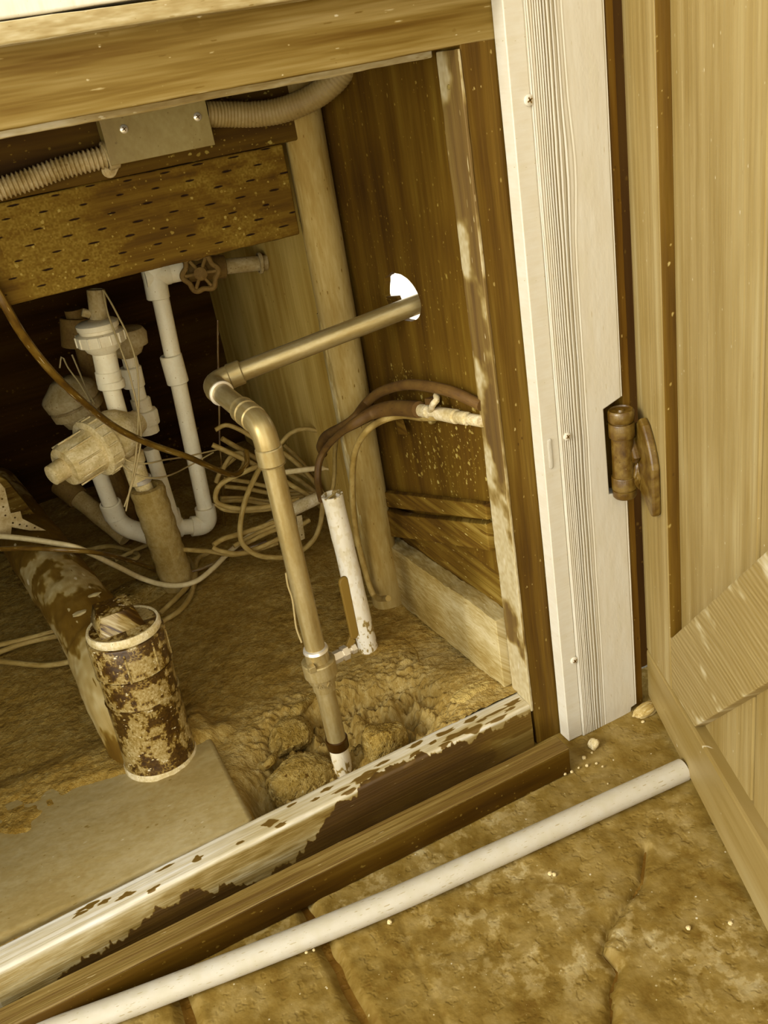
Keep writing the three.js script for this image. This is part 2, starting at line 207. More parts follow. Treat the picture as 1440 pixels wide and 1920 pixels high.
const AGED = new THREE.Color(1, 0.93, 0.7);
const M = {
  brown: mat({ map: C.brown, bump: Hh.woodH, bumpScale: 0.0012, size: [0.5, 0.25], rough: 0.62 }),
  ledge: mat({ map: C.timber, bump: Hh.woodH, bumpScale: 0.001, size: [0.4, 0.2], rough: 0.6 }),
  post: mat({ map: C.post, bump: Hh.woodH, bumpScale: 0.001, size: [0.5, 0.25], rough: 0.6, color: new THREE.Color(1, 0.98, 0.8) }),
  edge: mat({ map: C.edge, bump: Hh.noiseH, bumpScale: 0.0012, size: [0.8, 0.15], rough: 0.75 }),
  panel: mat({ map: C.panel, bump: Hh.woodH, bumpScale: 0.0008, size: [0.5, 0.5], rough: 0.7, color: new THREE.Color(0.9, 0.84, 0.42) }),
  panelLight: mat({ map: C.panelLight, bump: Hh.woodH, bumpScale: 0.0008, size: [0.6, 0.3], rough: 0.8, color: new THREE.Color(1, 0.83, 0.36) }),
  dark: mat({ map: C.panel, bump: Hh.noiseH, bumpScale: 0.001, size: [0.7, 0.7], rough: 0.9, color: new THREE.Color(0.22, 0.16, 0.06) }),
  timber: mat({ map: C.timber, bump: Hh.noiseH, bumpScale: 0.0018, size: [0.4, 0.16], rough: 0.9, color: new THREE.Color(1, 0.95, 0.76) }),
  rail: mat({ map: C.rail, bump: Hh.woodH, bumpScale: 0.0015, size: [0.4, 0.1], rough: 0.75, color: new THREE.Color(1, 0.95, 0.6) }),
  incised: mat({ map: C.incised, bump: Hh.incisedH, bumpScale: 0.002, size: [0.36, 0.17], rough: 0.8, off: [0.15, 0.1], color: new THREE.Color(1, 0.97, 0.55) }),
  upper: mat({ map: C.panel, bump: Hh.woodH, bumpScale: 0.001, size: [0.5, 0.4], rough: 0.8, color: new THREE.Color(0.62, 0.56, 0.2) }),
  door: mat({ map: C.door, bump: Hh.woodH, bumpScale: 0.0008, size: [0.5, 0.25], rough: 0.5 }),
  doorRail: mat({ map: C.door, bump: Hh.woodH, bumpScale: 0.0005, size: [0.7, 0.6], rough: 0.45, off: [0.3, 0.3] }),
  brace: mat({ map: C.brace, bump: Hh.woodH, bumpScale: 0.0009, size: [0.3, 0.15], rough: 0.55 }),
  paint: mat({ map: C.paint, bump: Hh.grain, bumpScale: 0.003, size: [0.08, 0.9], off: [-0.25, 0], rough: 0.48 }),
  paintFlat: mat({ map: C.paint, bump: Hh.noiseH, bumpScale: 0.0005, size: [0.1, 0.3], rough: 0.5 }),
  sill: mat({ map: C.sill, bump: Hh.woodH, bumpScale: 0.0006, size: [1, 0.1], rough: 0.5 }),
  stop: mat({ map: C.stop, bump: Hh.woodH, bumpScale: 0.0012, size: [0.8, 0.1], rough: 0.55 }),
  soil: mat({ map: C.soil, bump: Hh.dugH, bumpScale: 0.0045, size: [0.3, 0.3], rough: 0.95, vertexColors: true }),
  rock: mat({ map: C.dug, bump: Hh.dugH, bumpScale: 0.006, size: [0.3, 0.3], rough: 0.85, color: new THREE.Color(0.9, 0.84, 0.6) }),
  slab: mat({ map: C.slab, bump: Hh.noiseH, bumpScale: 0.0014, size: [0.5, 0.25], rough: 0.8 }),
  stone: mat({ map: C.stone, bump: Hh.stoneH, bumpScale: 0.0022, size: [0.55, 0.55], rough: 0.62 }),
  patio: mat({ map: C.paint, bump: Hh.noiseH, bumpScale: 0.001, size: [0.8, 0.4], rough: 0.8 }),
  limewash: mat({ map: C.paint, bump: Hh.noiseH, bumpScale: 0.002, size: [0.6, 0.6], rough: 0.8 }),
  plastic: mat({ map: C.plastic, size: [0.12, 0.12], rough: 0.5, color: AGED }),
  plastic2: mat({ map: C.plastic, size: [0.12, 0.12], rough: 0.5, off: [0.4, 0.2], color: new THREE.Color(0.94, 0.86, 0.64) }),
  dirtyPlastic: mat({ map: C.dirtyPlastic, bump: Hh.noiseH, bumpScale: 0.0012, size: [0.1, 0.1], rough: 0.75, color: AGED }),
  dullPlastic: mat({ map: C.dirtyPlastic, bump: Hh.noiseH, bumpScale: 0.0006, size: [0.13, 0.13], rough: 0.8, color: new THREE.Color(0.62, 0.54, 0.36) }),
  conduit: mat({ map: C.conduit, bump: Hh.noiseH, bumpScale: 0.0003, size: [0.32, 0.08], rough: 0.45, color: new THREE.Color(0.86, 0.88, 0.95) }),
  whitePipe: mat({ map: C.whitePipe, bump: Hh.noiseH, bumpScale: 0.0006, size: [0.26, 0.09], rough: 0.6 }),
  drain: mat({ map: C.drain, bump: Hh.noiseH, bumpScale: 0.003, size: [0.7, 0.28], rough: 0.75 }),
  abs: mat({ map: C.abs, bump: Hh.noiseH, bumpScale: 0.0008, size: [0.14, 0.27], rough: 0.36 }),
  lime: mat({ map: C.dirtyPlastic, bump: Hh.noiseH, bumpScale: 0.0018, size: [0.09, 0.09], rough: 0.6, color: new THREE.Color(1, 0.98, 0.9) }),
  grey: mat({ map: C.grey, bump: Hh.noiseH, bumpScale: 0.0007, size: [0.5, 0.15], rough: 0.75, color: new THREE.Color(0.92, 0.83, 0.58) }),
  foam: mat({ map: C.foam, bump: Hh.noiseH, bumpScale: 0.003, size: [0.11, 0.11], rough: 0.95 }),
  cable: mat({ map: C.cable, bump: Hh.noiseH, bumpScale: 0.0006, size: [0.3, 0.03], rough: 0.4 }),
  tube: mat({ map: C.tube, bump: Hh.noiseH, bumpScale: 0.0004, size: [0.25, 0.03], rough: 0.7, color: new THREE.Color(1, 0.95, 0.72) }),
  hose: mat({ map: C.hose, size: [0.09, 0.03], rough: 0.5, color: AGED }),
  copper: mat({ map: C.copper, rmap: Hh.copperR, size: [0.16, 0.07], rough: 0.9, metal: 0.55 }),
  brass: mat({ map: C.copper, bump: Hh.noiseH, bumpScale: 0.0003, rmap: Hh.copperR, size: [0.06, 0.06], rough: 1, metal: 0.55 }),
  solder: new THREE.MeshPhysicalMaterial({ color: tone(0.9), metalness: 0.7, roughness: 0.3 }),
  blackPlastic: new THREE.MeshPhysicalMaterial({ color: tone(0.1), roughness: 0.3 }),
  handle: new THREE.MeshPhysicalMaterial({ color: tone(0.4), roughness: 0.4 }),
  steel: mat({ map: C.slab, bump: Hh.noiseH, bumpScale: 0.0002, size: [0.3, 0.3], rough: 0.5, color: new THREE.Color(0.76, 0.72, 0.44) }),
  strap: mat({ map: C.dirtyPlastic, bump: Hh.noiseH, bumpScale: 0.0004, size: [0.1, 0.1], rough: 0.6, metal: 0.2, color: tone(0.85) }),
  flex: mat({ map: C.slab, size: [0.2, 0.2], rough: 0.6, color: tone(0.88) }),
  wire: new THREE.MeshPhysicalMaterial({ color: tone(0.62), roughness: 0.6 }),
  rust: mat({ map: C.rust, bump: Hh.noiseH, bumpScale: 0.0004, size: [0.07, 0.07], rough: 0.36, color: new THREE.Color(0.72, 0.67, 0.52) }),
  panelV: null, doorV: null,
  drop: new THREE.MeshPhysicalMaterial({ color: tone(0.95), roughness: 0.15 }),
};

for (const k of ['brown', 'ledge', 'post', 'edge', 'panel', 'timber', 'rail', 'incised', 'upper', 'door', 'doorRail', 'brace', 'paint', 'paintFlat', 'sill', 'stop', 'stone', 'conduit', 'steel', 'flex', 'rust', 'slab']) M[k].color.multiplyScalar(0.72);
for (const k of ['soil', 'rock', 'grey', 'copper', 'brass', 'strap', 'abs']) M[k].color.multiplyScalar(0.82);
for (const k of ['panel', 'panelLight', 'post', 'rail', 'incised', 'upper', 'soil', 'rock', 'timber', 'grey', 'foam', 'brown', 'slab', 'stone', 'drain']) M[k].specularIntensity = 0.3;
// prism sides carry (u, v) = outline coordinates: these turn the grain upright
const upright = (m) => { const c = m.clone(); for (const k of ['map', 'bumpMap']) if (c[k]) { c[k] = c[k].clone(); c[k].rotation = Math.PI / 2; c[k].needsUpdate = true; } return c; };
const tinted = (m, t, o = {}) => { const c = m.clone(); c.color = tone(t); Object.assign(c, o); return c; };
M.panelV = upright(M.panel); M.doorV = upright(M.door); M.doorPlank = upright(M.door); M.postV = upright(M.post);
M.bedding = tinted(M.stone, 0.6); M.earth = M.soil.clone(); M.earth.vertexColors = false; M.earth.color.setRGB(0.72, 0.6, 0.3); M.dark.specularIntensity = 0.15; M.limed = tinted(M.whitePipe, 1); M.stopDark = M.panel.clone(); M.stopDark.color.setRGB(0.42, 0.37, 0.18); M.stopDark.roughness = 0.5; M.panelPale = M.panelLight.clone(); M.lowerBoard = M.rail.clone(); M.jamb = tinted(M.post, 0.85);
M.screwSlot = new THREE.MeshPhysicalMaterial({ color: tone(0.3), roughness: 0.6 });
M.railX = M.rail.clone(); M.dullBrown = tinted(M.dullPlastic, 0.5); M.dullBrown2 = tinted(M.dirtyPlastic, 0.72); M.tubePale = tinted(M.dirtyPlastic, 0.95); M.hoseDark = tinted(M.tube, 0.52); M.plasticDull2 = tinted(M.dirtyPlastic, 0.98); M.slab2 = tinted(M.timber, 1); M.paleMud = M.rock.clone(); M.paleMud.color.setRGB(1.0, 0.98, 0.8); M.paleMud.map = M.slab.map;

// ---------------------------------------------------------------- geometry helpers
const V = (a) => new THREE.Vector3(a[0], a[1], a[2]);
const used = new Map();
function numbered(n) { const k = used.get(n) ?? 0; used.set(n, k + 1); return k ? n + '_' + String(k).padStart(3, '0') : n; }
const merge = (list) => (list.length === 1 ? list[0] : mergeGeometries(list.map((g) => { const h = g.index ? g.toNonIndexed() : g; for (const k of Object.keys(h.attributes)) if (!['position', 'normal', 'uv'].includes(k)) h.deleteAttribute(k); h.morphAttributes = {}; return h; })));
function part(name, geos, m, parent, label) {
  const o = new THREE.Mesh(merge([].concat(geos)), m);
  o.name = parent && parent !== scene ? name : numbered(name); o.castShadow = o.receiveShadow = true;
  (parent ?? scene).add(o); if (label) o.userData.label = label; return o;
}
function tag(o, label, category, group) { o.userData = { ...o.userData, label, category }; if (group) o.userData.group = group; return o; }
const struct = (o, label) => { o.userData.kind = 'structure'; if (label) o.userData.label = label; return o; };
function thing(name, pos, label, category, group) { const o = new THREE.Group(); o.name = numbered(name); o.position.set(...pos); scene.add(o); if (label) tag(o, label, category, group); return o; }
// parts are modelled in world metres; this hangs them under a thing that stands at its base
function under(o, geos) { const p = o.isGroup ? o.position : null; const l = [].concat(geos); if (p) for (const g of l) g.translate(-p.x, -p.y, -p.z); return l; }
const piece = (name, geos, m, o, label) => part(name, under(o, geos), m, o, label);
function sub(name, geos, m, meshParent, label) { // sub-part of a part whose thing is a group
  const p = meshParent.parent.position; const l = [].concat(geos); for (const g of l) g.translate(-p.x, -p.y, -p.z); return part(name, l, m, meshParent, label);
}
// rounded board between two corners; u along the grain axis, uneven by wob metres
function board(x, y, z, { r = 0.002, grain = 'x', wob = 0.0006, seg = 40, ws = 1, off = [0, 0] } = {}) {
  const lo = [x[0], y[0], z[0]], hi = [x[1], y[1], z[1]], c = lo.map((v, i) => (v + hi[i]) / 2), h = lo.map((v, i) => (hi[i] - v) / 2);
  const gi = 'xyz'.indexOf(grain), n = [6, 6, 6]; n[gi] = seg;
  const g = new THREE.BoxGeometry(2, 2, 2, n[0], n[1], n[2]), p = g.attributes.position, uv = g.attributes.uv, nr = g.attributes.normal;
  r = Math.min(r, ...h.map((v) => v * 0.9));
  const line = (t, k) => { const N = n[k], i = Math.round((t + 1) / 2 * N), H = h[k]; if (i === 0) return -H; if (i === N) return H; if (i === 1) return -H + 0.35 * r; if (i === N - 1) return H - 0.35 * r; if (i === 2) return -H + r; if (i === N - 2) return H - r; return mix(-H + r, H - r, (i - 2) / (N - 4)); };
  const q = new THREE.Vector3(), d = new THREE.Vector3();
  for (let i = 0; i < p.count; i++) {
    const face = [nr.getX(i), nr.getY(i), nr.getZ(i)].map(Math.abs), fi = face.indexOf(Math.max(...face));
    q.set(line(p.getX(i), 0), line(p.getY(i), 1), line(p.getZ(i), 2));
    const s = q.toArray(), inn = s.map((v, k) => cl(v, -h[k] + r, h[k] - r));
    d.set(s[0] - inn[0], s[1] - inn[1], s[2] - inn[2]).normalize();
    const w = [0, 1, 2].map((k) => inn[k] + d.getComponent(k) * r + c[k]);
    const amp = wob * n3(w[0] * 22 * ws + 3, w[1] * 22 * ws, w[2] * 22 * ws) + wob * 0.5 * n3(w[0] * 90 * ws, w[1] * 90 * ws, w[2] * 90 * ws + 9, 3);
    p.setXYZ(i, w[0] + d.x * amp, w[1] + d.y * amp, w[2] + d.z * amp); nr.setXYZ(i, d.x, d.y, d.z);
    const rest = [0, 1, 2].filter((k) => k !== gi), cross = fi === gi ? rest[0] : rest.find((k) => k !== fi);
    uv.setXY(i, (fi === gi ? s[rest[1]] + c[rest[1]] : s[gi] + c[gi]) + off[0], s[cross] + c[cross] + off[1] + fi * 0.137);
  }
  return g;
}
// tube through points (metres), radius number or function of 0..1
function tube(pts, r, { seg = 0, rad = 12, caps = true, tension = 0.5, straight = false, closed = false } = {}) {
  const P = pts.map(V), cv = straight ? new THREE.CurvePath() : new THREE.CatmullRomCurve3(P, closed, 'catmullrom', tension);
  if (straight) for (let i = 0; i + 1 < P.length; i++) cv.add(new THREE.LineCurve3(P[i], P[i + 1]));
  const L = cv.getLength(), N = seg || Math.max(4, Math.round(L / 0.006));
  const R = typeof r === 'function' ? r : () => r, pos = [], nor = [], uv = [], idx = [];
  const pp = [], tt = []; for (let i = 0; i <= N; i++) { pp.push(cv.getPointAt(i / N)); tt.push(cv.getTangentAt(i / N).normalize()); }
  let nrm = new THREE.Vector3(0.31, 0.87, 0.41); nrm.addScaledVector(tt[0], -nrm.dot(tt[0])).normalize();
  for (let i = 0; i <= N; i++) {
    nrm.addScaledVector(tt[i], -nrm.dot(tt[i])).normalize(); const b = new THREE.Vector3().crossVectors(tt[i], nrm), q = R(i / N);
    for (let j = 0; j <= rad; j++) { const a = j / rad * Math.PI * 2, n = nrm.clone().multiplyScalar(Math.cos(a)).addScaledVector(b, Math.sin(a)); pos.push(pp[i].x + n.x * q, pp[i].y + n.y * q, pp[i].z + n.z * q); nor.push(n.x, n.y, n.z); uv.push(i / N * L, j / rad * 6.283 * R(0.5)); }
  }
  for (let i = 0; i < N; i++) for (let j = 0; j < rad; j++) { const a = i * (rad + 1) + j, b = a + rad + 1; idx.push(a, a + 1, b, b, a + 1, b + 1); }
  if (caps && !closed) for (const [i, s] of [[0, -1], [N, 1]]) {
    const k = pos.length / 3, n = tt[i].clone().multiplyScalar(s); pos.push(pp[i].x, pp[i].y, pp[i].z); nor.push(n.x, n.y, n.z); uv.push(0, 0);
    for (let j = 0; j <= rad; j++) { const a = (i * (rad + 1) + j) * 3; pos.push(pos[a], pos[a + 1], pos[a + 2]); nor.push(n.x, n.y, n.z); uv.push(Math.cos(j) * 0.005, Math.sin(j) * 0.005); }
    for (let j = 0; j < rad; j++) s > 0 ? idx.push(k, k + 1 + j + 0, k + 2 + j) : idx.push(k, k + 2 + j, k + 1 + j);
  }
  const g = new THREE.BufferGeometry();
  g.setAttribute('position', new THREE.Float32BufferAttribute(pos, 3)); g.setAttribute('normal', new THREE.Float32BufferAttribute(nor, 3)); g.setAttribute('uv', new THREE.Float32BufferAttribute(uv, 2)); g.setIndex(idx);
  if (typeof r === 'function') g.computeVertexNormals();
  return g;
}
// turned part: profile of [radius, distance from a towards b]
function turned(profile, a, b, { rad = 28, flat = false } = {}) {
  const A = V(a), B = V(b), dir = B.clone().sub(A).normalize();
  let g = new THREE.LatheGeometry(profile.map(([r, y]) => new THREE.Vector2(Math.max(r, 1e-5), y)), rad);
  const uv = g.attributes.uv, n = profile.length, rm = Math.max(...profile.map((p) => p[0])); let len = [0]; for (let i = 1; i < n; i++) len.push(len[i - 1] + Math.hypot(profile[i][0] - profile[i - 1][0], profile[i][1] - profile[i - 1][1]));
  for (let i = 0; i < uv.count; i++) uv.setXY(i, len[i % n], uv.getX(i) * 6.283 * rm);
  g = g.toNonIndexed(); g.computeVertexNormals();
  if (!flat) g = smooth(g);
  g.applyQuaternion(new THREE.Quaternion().setFromUnitVectors(new THREE.Vector3(0, 1, 0), dir)); g.translate(A.x, A.y, A.z); return g;
}
// average normals of faces meeting under 38 degrees
function smooth(g, deg = 38) {
  const p = g.attributes.position, n = g.attributes.normal, cells = new Map(), key = (i) => Math.round(p.getX(i) * 2e5) + ',' + Math.round(p.getY(i) * 2e5) + ',' + Math.round(p.getZ(i) * 2e5);
  const N = []; for (let i = 0; i < p.count; i++) { const k = key(i); (cells.get(k) ?? cells.set(k, []).get(k)).push(i); N.push(new THREE.Vector3().fromBufferAttribute(n, i)); }
  const c = Math.cos(deg * Math.PI / 180), s = new THREE.Vector3();
  for (const l of cells.values()) for (const i of l) { s.set(0, 0, 0); for (const j of l) if (N[j].dot(N[i]) > c) s.add(N[j]); s.normalize(); n.setXYZ(i, s.x, s.y, s.z); }
  return g;
}
const lerp3 = (a, b, t) => a.map((v, i) => mix(v, b[i], t));
const along = (a, b, d) => { const L = Math.hypot(...a.map((v, i) => b[i] - v)); return lerp3(a, b, d / L); };
const dist = (a, b) => Math.hypot(...a.map((v, i) => b[i] - v));
// straight round pipe
const pipe = (a, b, r, o = {}) => { const L = dist(a, b); return turned([[0, 0], [r, 0], ...Array.from({ length: 9 }, (_, i) => [r, L * i / 8]), [0, L]], a, b, o); };
// sleeve fitting of length L centred at a point on the way a->b
const collar = (a, b, r, L, bev = 0.0012) => turned([[r * 0.8, 0], [r - bev, 0], [r, bev], [r, L / 2], [r, L - bev], [r - bev, L], [r * 0.8, L]], a, b);
// pipe bend at corner k from direction a to direction b with sockets
function elbow(a, k, b, r, len, rs = 0, ls = 0) {
  const p = along(k, a, len), q = along(k, b, len), pts = []; for (let i = 0; i <= 10; i++) { const t = i / 10, u = 1 - t; pts.push([0, 1, 2].map((c) => u * u * p[c] + 2 * u * t * k[c] + t * t * q[c])); }
  const gs = [tube(pts, r, { seg: 14, rad: 24 })];
  if (rs) { gs.push(collar(p, along(p, a, 1), rs, ls)); gs.push(collar(q, along(q, b, 1), rs, ls)); }
  return gs;
}
// prism: outline in [u, v], extruded; place maps (u, v, w) to world
function prism(pts, depth, place, { bevel = 0.001, holes = [], seg = 1, curve = 6 } = {}) {
  const s = pts instanceof THREE.Shape ? pts : new THREE.Shape(pts.map((p) => new THREE.Vector2(p[0], p[1]))); for (const h of holes) s.holes.push(h);
  let g = new THREE.ExtrudeGeometry(s, { depth: Math.max(depth - 2 * bevel, 1e-4), bevelEnabled: bevel > 0, bevelThickness: bevel, bevelSize: bevel, bevelOffset: -bevel, bevelSegments: 2, steps: seg, curveSegments: curve });
  g.translate(0, 0, bevel);
  const p = g.attributes.position, u = g.attributes.uv;
  for (let i = 0; i < p.count; i++) { const x = p.getX(i), y = p.getY(i), z = p.getZ(i), w = place(x, y, z); u.setXY(i, x + 0.8 * z, y + 0.5 * z); p.setXYZ(i, w[0], w[1], w[2]); }
  const t0 = V(place(0, 0, 0)), ex = V(place(1, 0, 0)).sub(t0), ey = V(place(0, 1, 0)).sub(t0), ez = V(place(0, 0, 1)).sub(t0);
  if (ex.cross(ey).dot(ez) < 0) { const a = p.array, b = u.array; for (let i = 0; i < p.count; i += 3) for (let k = 0; k < 3; k++) { let t = a[(i + 1) * 3 + k]; a[(i + 1) * 3 + k] = a[(i + 2) * 3 + k]; a[(i + 2) * 3 + k] = t; if (k < 2) { t = b[(i + 1) * 2 + k]; b[(i + 1) * 2 + k] = b[(i + 2) * 2 + k]; b[(i + 2) * 2 + k] = t; } } }
  g.computeVertexNormals(); return g;
}
const circlePath = (x, y, r, ry = r) => { const h = new THREE.Path(); h.absellipse(x, y, r, ry, 0, Math.PI * 2, true, 0); return h; };
// height field over a patch of ground; f(x, z) -> y or null to skip
function field(x0, x1, z0, z1, nx, nz, f, tint) {
  const pos = [], uv = [], idx = [];
  for (let j = 0; j <= nz; j++) for (let i = 0; i <= nx; i++) { const x = mix(x0, x1, i / nx), z = mix(z0, z1, j / nz); pos.push(x, f(x, z), z); uv.push(x, z); }
  for (let j = 0; j < nz; j++) for (let i = 0; i < nx; i++) { const a = j * (nx + 1) + i, b = a + nx + 1; idx.push(a, b, a + 1, b, b + 1, a + 1); }
  const g = new THREE.BufferGeometry(); g.setAttribute('position', new THREE.Float32BufferAttribute(pos, 3)); g.setAttribute('uv', new THREE.Float32BufferAttribute(uv, 2)); g.setIndex(idx); g.computeVertexNormals();
  if (tint) { const c = []; for (let i = 0; i < pos.length; i += 3) c.push(...tint(pos[i], pos[i + 2])); g.setAttribute('color', new THREE.Float32BufferAttribute(c, 3)); }
  return g;
}
// stone lump
function lump(c, r, s = 1, sharp = 0.25, det = 4, cuts = 0) {
  const PL = []; { const keep = seedState; seed(s * 911 + 5); for (let k = 0; k < cuts; k++) { const a = rnd() * 6.283, y = rr(-1, 1), q = Math.sqrt(1 - y * y); PL.push([Math.cos(a) * q, y, Math.sin(a) * q, rr(0.62, 0.9)]); } seedState = keep; }
  const g = new THREE.IcosahedronGeometry(1, det * 5), p = g.attributes.position, v = new THREE.Vector3();
  for (let i = 0; i < p.count; i++) { v.fromBufferAttribute(p, i).normalize(); let base = 1; for (const q of PL) { const e = v.x * q[0] + v.y * q[1] + v.z * q[2]; if (e > 0) base = Math.min(base, q[3] / e); }
    const k = base * (PL.length ? 1.12 : 1) + sharp * n3(v.x * 1.3 + s * 7, v.y * 1.3 + s, v.z * 1.3) + sharp * 0.35 * n3(v.x * 4 + s, v.y * 4, v.z * 4 + s) + 0.05 * n3(v.x * 14, v.y * 14 + s, v.z * 14); p.setXYZ(i, c[0] + v.x * k * r[0], c[1] + v.y * k * r[1], c[2] + v.z * k * r[2]); }
  g.computeVertexNormals(); const u = g.attributes.uv, nn = g.attributes.normal;
  for (let i = 0; i < p.count; i++) { const a = Math.abs(nn.getX(i)), b = Math.abs(nn.getY(i)), d = Math.abs(nn.getZ(i)); if (b >= a && b >= d) u.setXY(i, p.getX(i), p.getZ(i)); else if (a > d) u.setXY(i, p.getZ(i), p.getY(i)); else u.setXY(i, p.getX(i), p.getY(i)); }
  return smooth(g, 50);
}
// cross-head screw facing dir
function screwGeo(c, dir, r) {
  const e = along(c, c.map((v, i) => v + dir[i]), 1);
  const head = turned([[0, 0], [r, 0], [r, r * 0.25], [r * 0.8, r * 0.42], [0, r * 0.5]], c, e, { rad: 18 });
  const q = new THREE.Quaternion().setFromUnitVectors(new THREE.Vector3(0, 0, 1), V(dir).normalize());
  const slots = [0.5, 0.5 + Math.PI / 2].map((a) => { const b = new THREE.BoxGeometry(r * 1.1, r * 0.24, r * 0.14); b.rotateZ(a); b.translate(0, 0, r * 0.5); b.applyQuaternion(q); b.translate(...c); return b; });
  return { head, slots };
}


// ================================================================ THE SETTING
// ground: a pale patio all round, stamped stones in front of the opening
const floor = struct(thing('floor', [0, 0, 0]), 'patio of large stamped stones with shallow joints');
piece('base', board([-4, 4], [-0.12, -0.014], [-0.1, 5], { r: 0.003, wob: 0 }), M.patio, floor);
piece('bedding', board([-1.0, 0.6], [-0.05, -0.0088], [-0.058, 0.79], { r: 0.002, wob: 0 }), M.bedding, floor, 'dark mortar bed showing in the joints');
piece('base', board([-0.01, 4], [-0.12, -0.01], [-5, -0.1], { r: 0.003, wob: 0 }), M.patio, floor, 'sunlit paving outside the side wall');
piece('base', board([-4, -0.01], [-0.12, -0.014], [-5, -0.001], { r: 0.003, wob: 0 }), M.earth, floor, 'earth under the cupboard');
{
  const crease = [[-0.03, 0.17], [-0.06, 0.2], [-0.12, 0.225], [-0.14, 0.24], [-0.138, 0.262], [-0.158, 0.275], [-0.177, 0.302], [-0.176, 0.33], [-0.19, 0.4], [-0.17, 0.5]];
  const segd = (x, z, a, b) => { const dx = b[0] - a[0], dz = b[1] - a[1], t = cl(((x - a[0]) * dx + (z - a[1]) * dz) / (dx * dx + dz * dz)); return [Math.hypot(x - a[0] - dx * t, z - a[1] - dz * t), Math.sign((x - a[0]) * dz - (z - a[1]) * dx)]; };
  const crack2 = [[-0.27, 0.06], [-0.285, 0.12], [-0.292, 0.17], [-0.3, 0.25], [-0.29, 0.33]];
  for (const [x0, x1, s] of [[-0.95, -0.4975, 1], [-0.4955, -0.3582, 2], [-0.3562, 0.55, 3]]) {
    const z0 = s === 3 ? -0.057 : 0.0, z1 = 0.75, step = 0.003;
    piece('stone', field(x0, x1, z0, z1, Math.round((x1 - x0) / step), Math.round((z1 - z0) / step), (x, z) => {
      const e = Math.min(x - x0, x1 - x, z - z0 + 0.02, z1 - z, 9) + 0.0025 * n3(x * 60 + s, z * 60, s), k = ss(0, 0.012, e);
      let y = 0.0025 * n3(x * 9 + s * 3, z * 9, s) + 0.0022 * n3(x * 34, z * 34, s * 2) + 0.0011 * n3(x * 110, z * 110, s) - 0.001;
      if (s === 3) {
        let b = [9, 1], c = 9; for (let i = 0; i + 1 < crease.length; i++) { const d = segd(x, z, crease[i], crease[i + 1]); if (d[0] < b[0]) b = d; }
        for (let i = 0; i + 1 < crack2.length; i++) c = Math.min(c, segd(x, z, crack2[i], crack2[i + 1])[0]);
        const q = b[0] + 0.0012 * n3(x * 150, z * 150, 4);
        y += -0.006 * Math.exp(-((q / 0.0045) ** 2)) + 0.0032 * b[1] * Math.exp(-q / 0.016) - 0.0012 * Math.exp(-((c / 0.0025) ** 2));
      }
      return mix(-0.0104, y, k);
    }), M.stone, floor);
  }
}
const WX = -0.03; // inner face of the side wall
{
  const w = struct(thing('wall_right', [WX, 0, -0.4]), 'dark stained plywood side wall with a round hole for the copper pipe');
  const hole = new THREE.Path(), pts = []; seed(31);
  for (let i = 0; i < 40; i++) { const a = -i / 40 * 6.2832, rough = Math.cos(a) < -0.2 ? 0.0018 : 0.0004; pts.push(new THREE.Vector2(-0.2145 + Math.cos(a) * (0.0455 + rr(-rough, rough)), 0.5105 + Math.sin(a) * (0.0265 + rr(-rough, rough)))); }
  hole.setFromPoints(pts);
  piece('plywood_panel', prism([[-0.4, 0.215], [-0.056, 0.215], [-0.056, 0.84], [-0.4, 0.84]], 0.008, (u, v, k) => [WX + k, v, u], { bevel: 0.0006, holes: [hole] }), M.panelV, w);
  piece('splinter', prism([[-0.03, 0.5039, -0.2609], [-0.03, 0.5092, -0.2297], [-0.03, 0.498, -0.2227], [-0.03, 0.4918, -0.2454], [-0.03, 0.4999, -0.2667]].map((p) => [p[2], p[1]]), 0.005, (u, v, k) => [WX + 0.001 + k, v, u], { bevel: 0.0006 }), M.rail, w);
  piece('stud', board([WX + 0.002, WX + 0.05], [0.02, 0.84], [-0.6, -0.402], { grain: 'y', r: 0.002 }), M.panelLight, w);
  piece('back_board', board([WX + 0.012, WX + 0.05], [0.0, 0.84], [-1.16, -0.601], { grain: 'y', r: 0.002 }), M.panelPale, w);
  piece('lower_board', board([WX + 0.006, WX + 0.03], [0.0, 0.214], [-0.4, -0.056], { grain: 'z', r: 0.001 }), M.lowerBoard, w);
}
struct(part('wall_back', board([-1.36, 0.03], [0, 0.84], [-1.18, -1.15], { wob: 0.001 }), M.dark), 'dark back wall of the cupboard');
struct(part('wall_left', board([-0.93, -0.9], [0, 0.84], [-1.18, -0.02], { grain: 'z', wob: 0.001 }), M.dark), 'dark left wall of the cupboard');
struct(part('ceiling', board([-1.4, 0.12], [0.84, 0.88], [-1.2, -0.02], { wob: 0.0005 }), M.dark), 'underside of the counter');

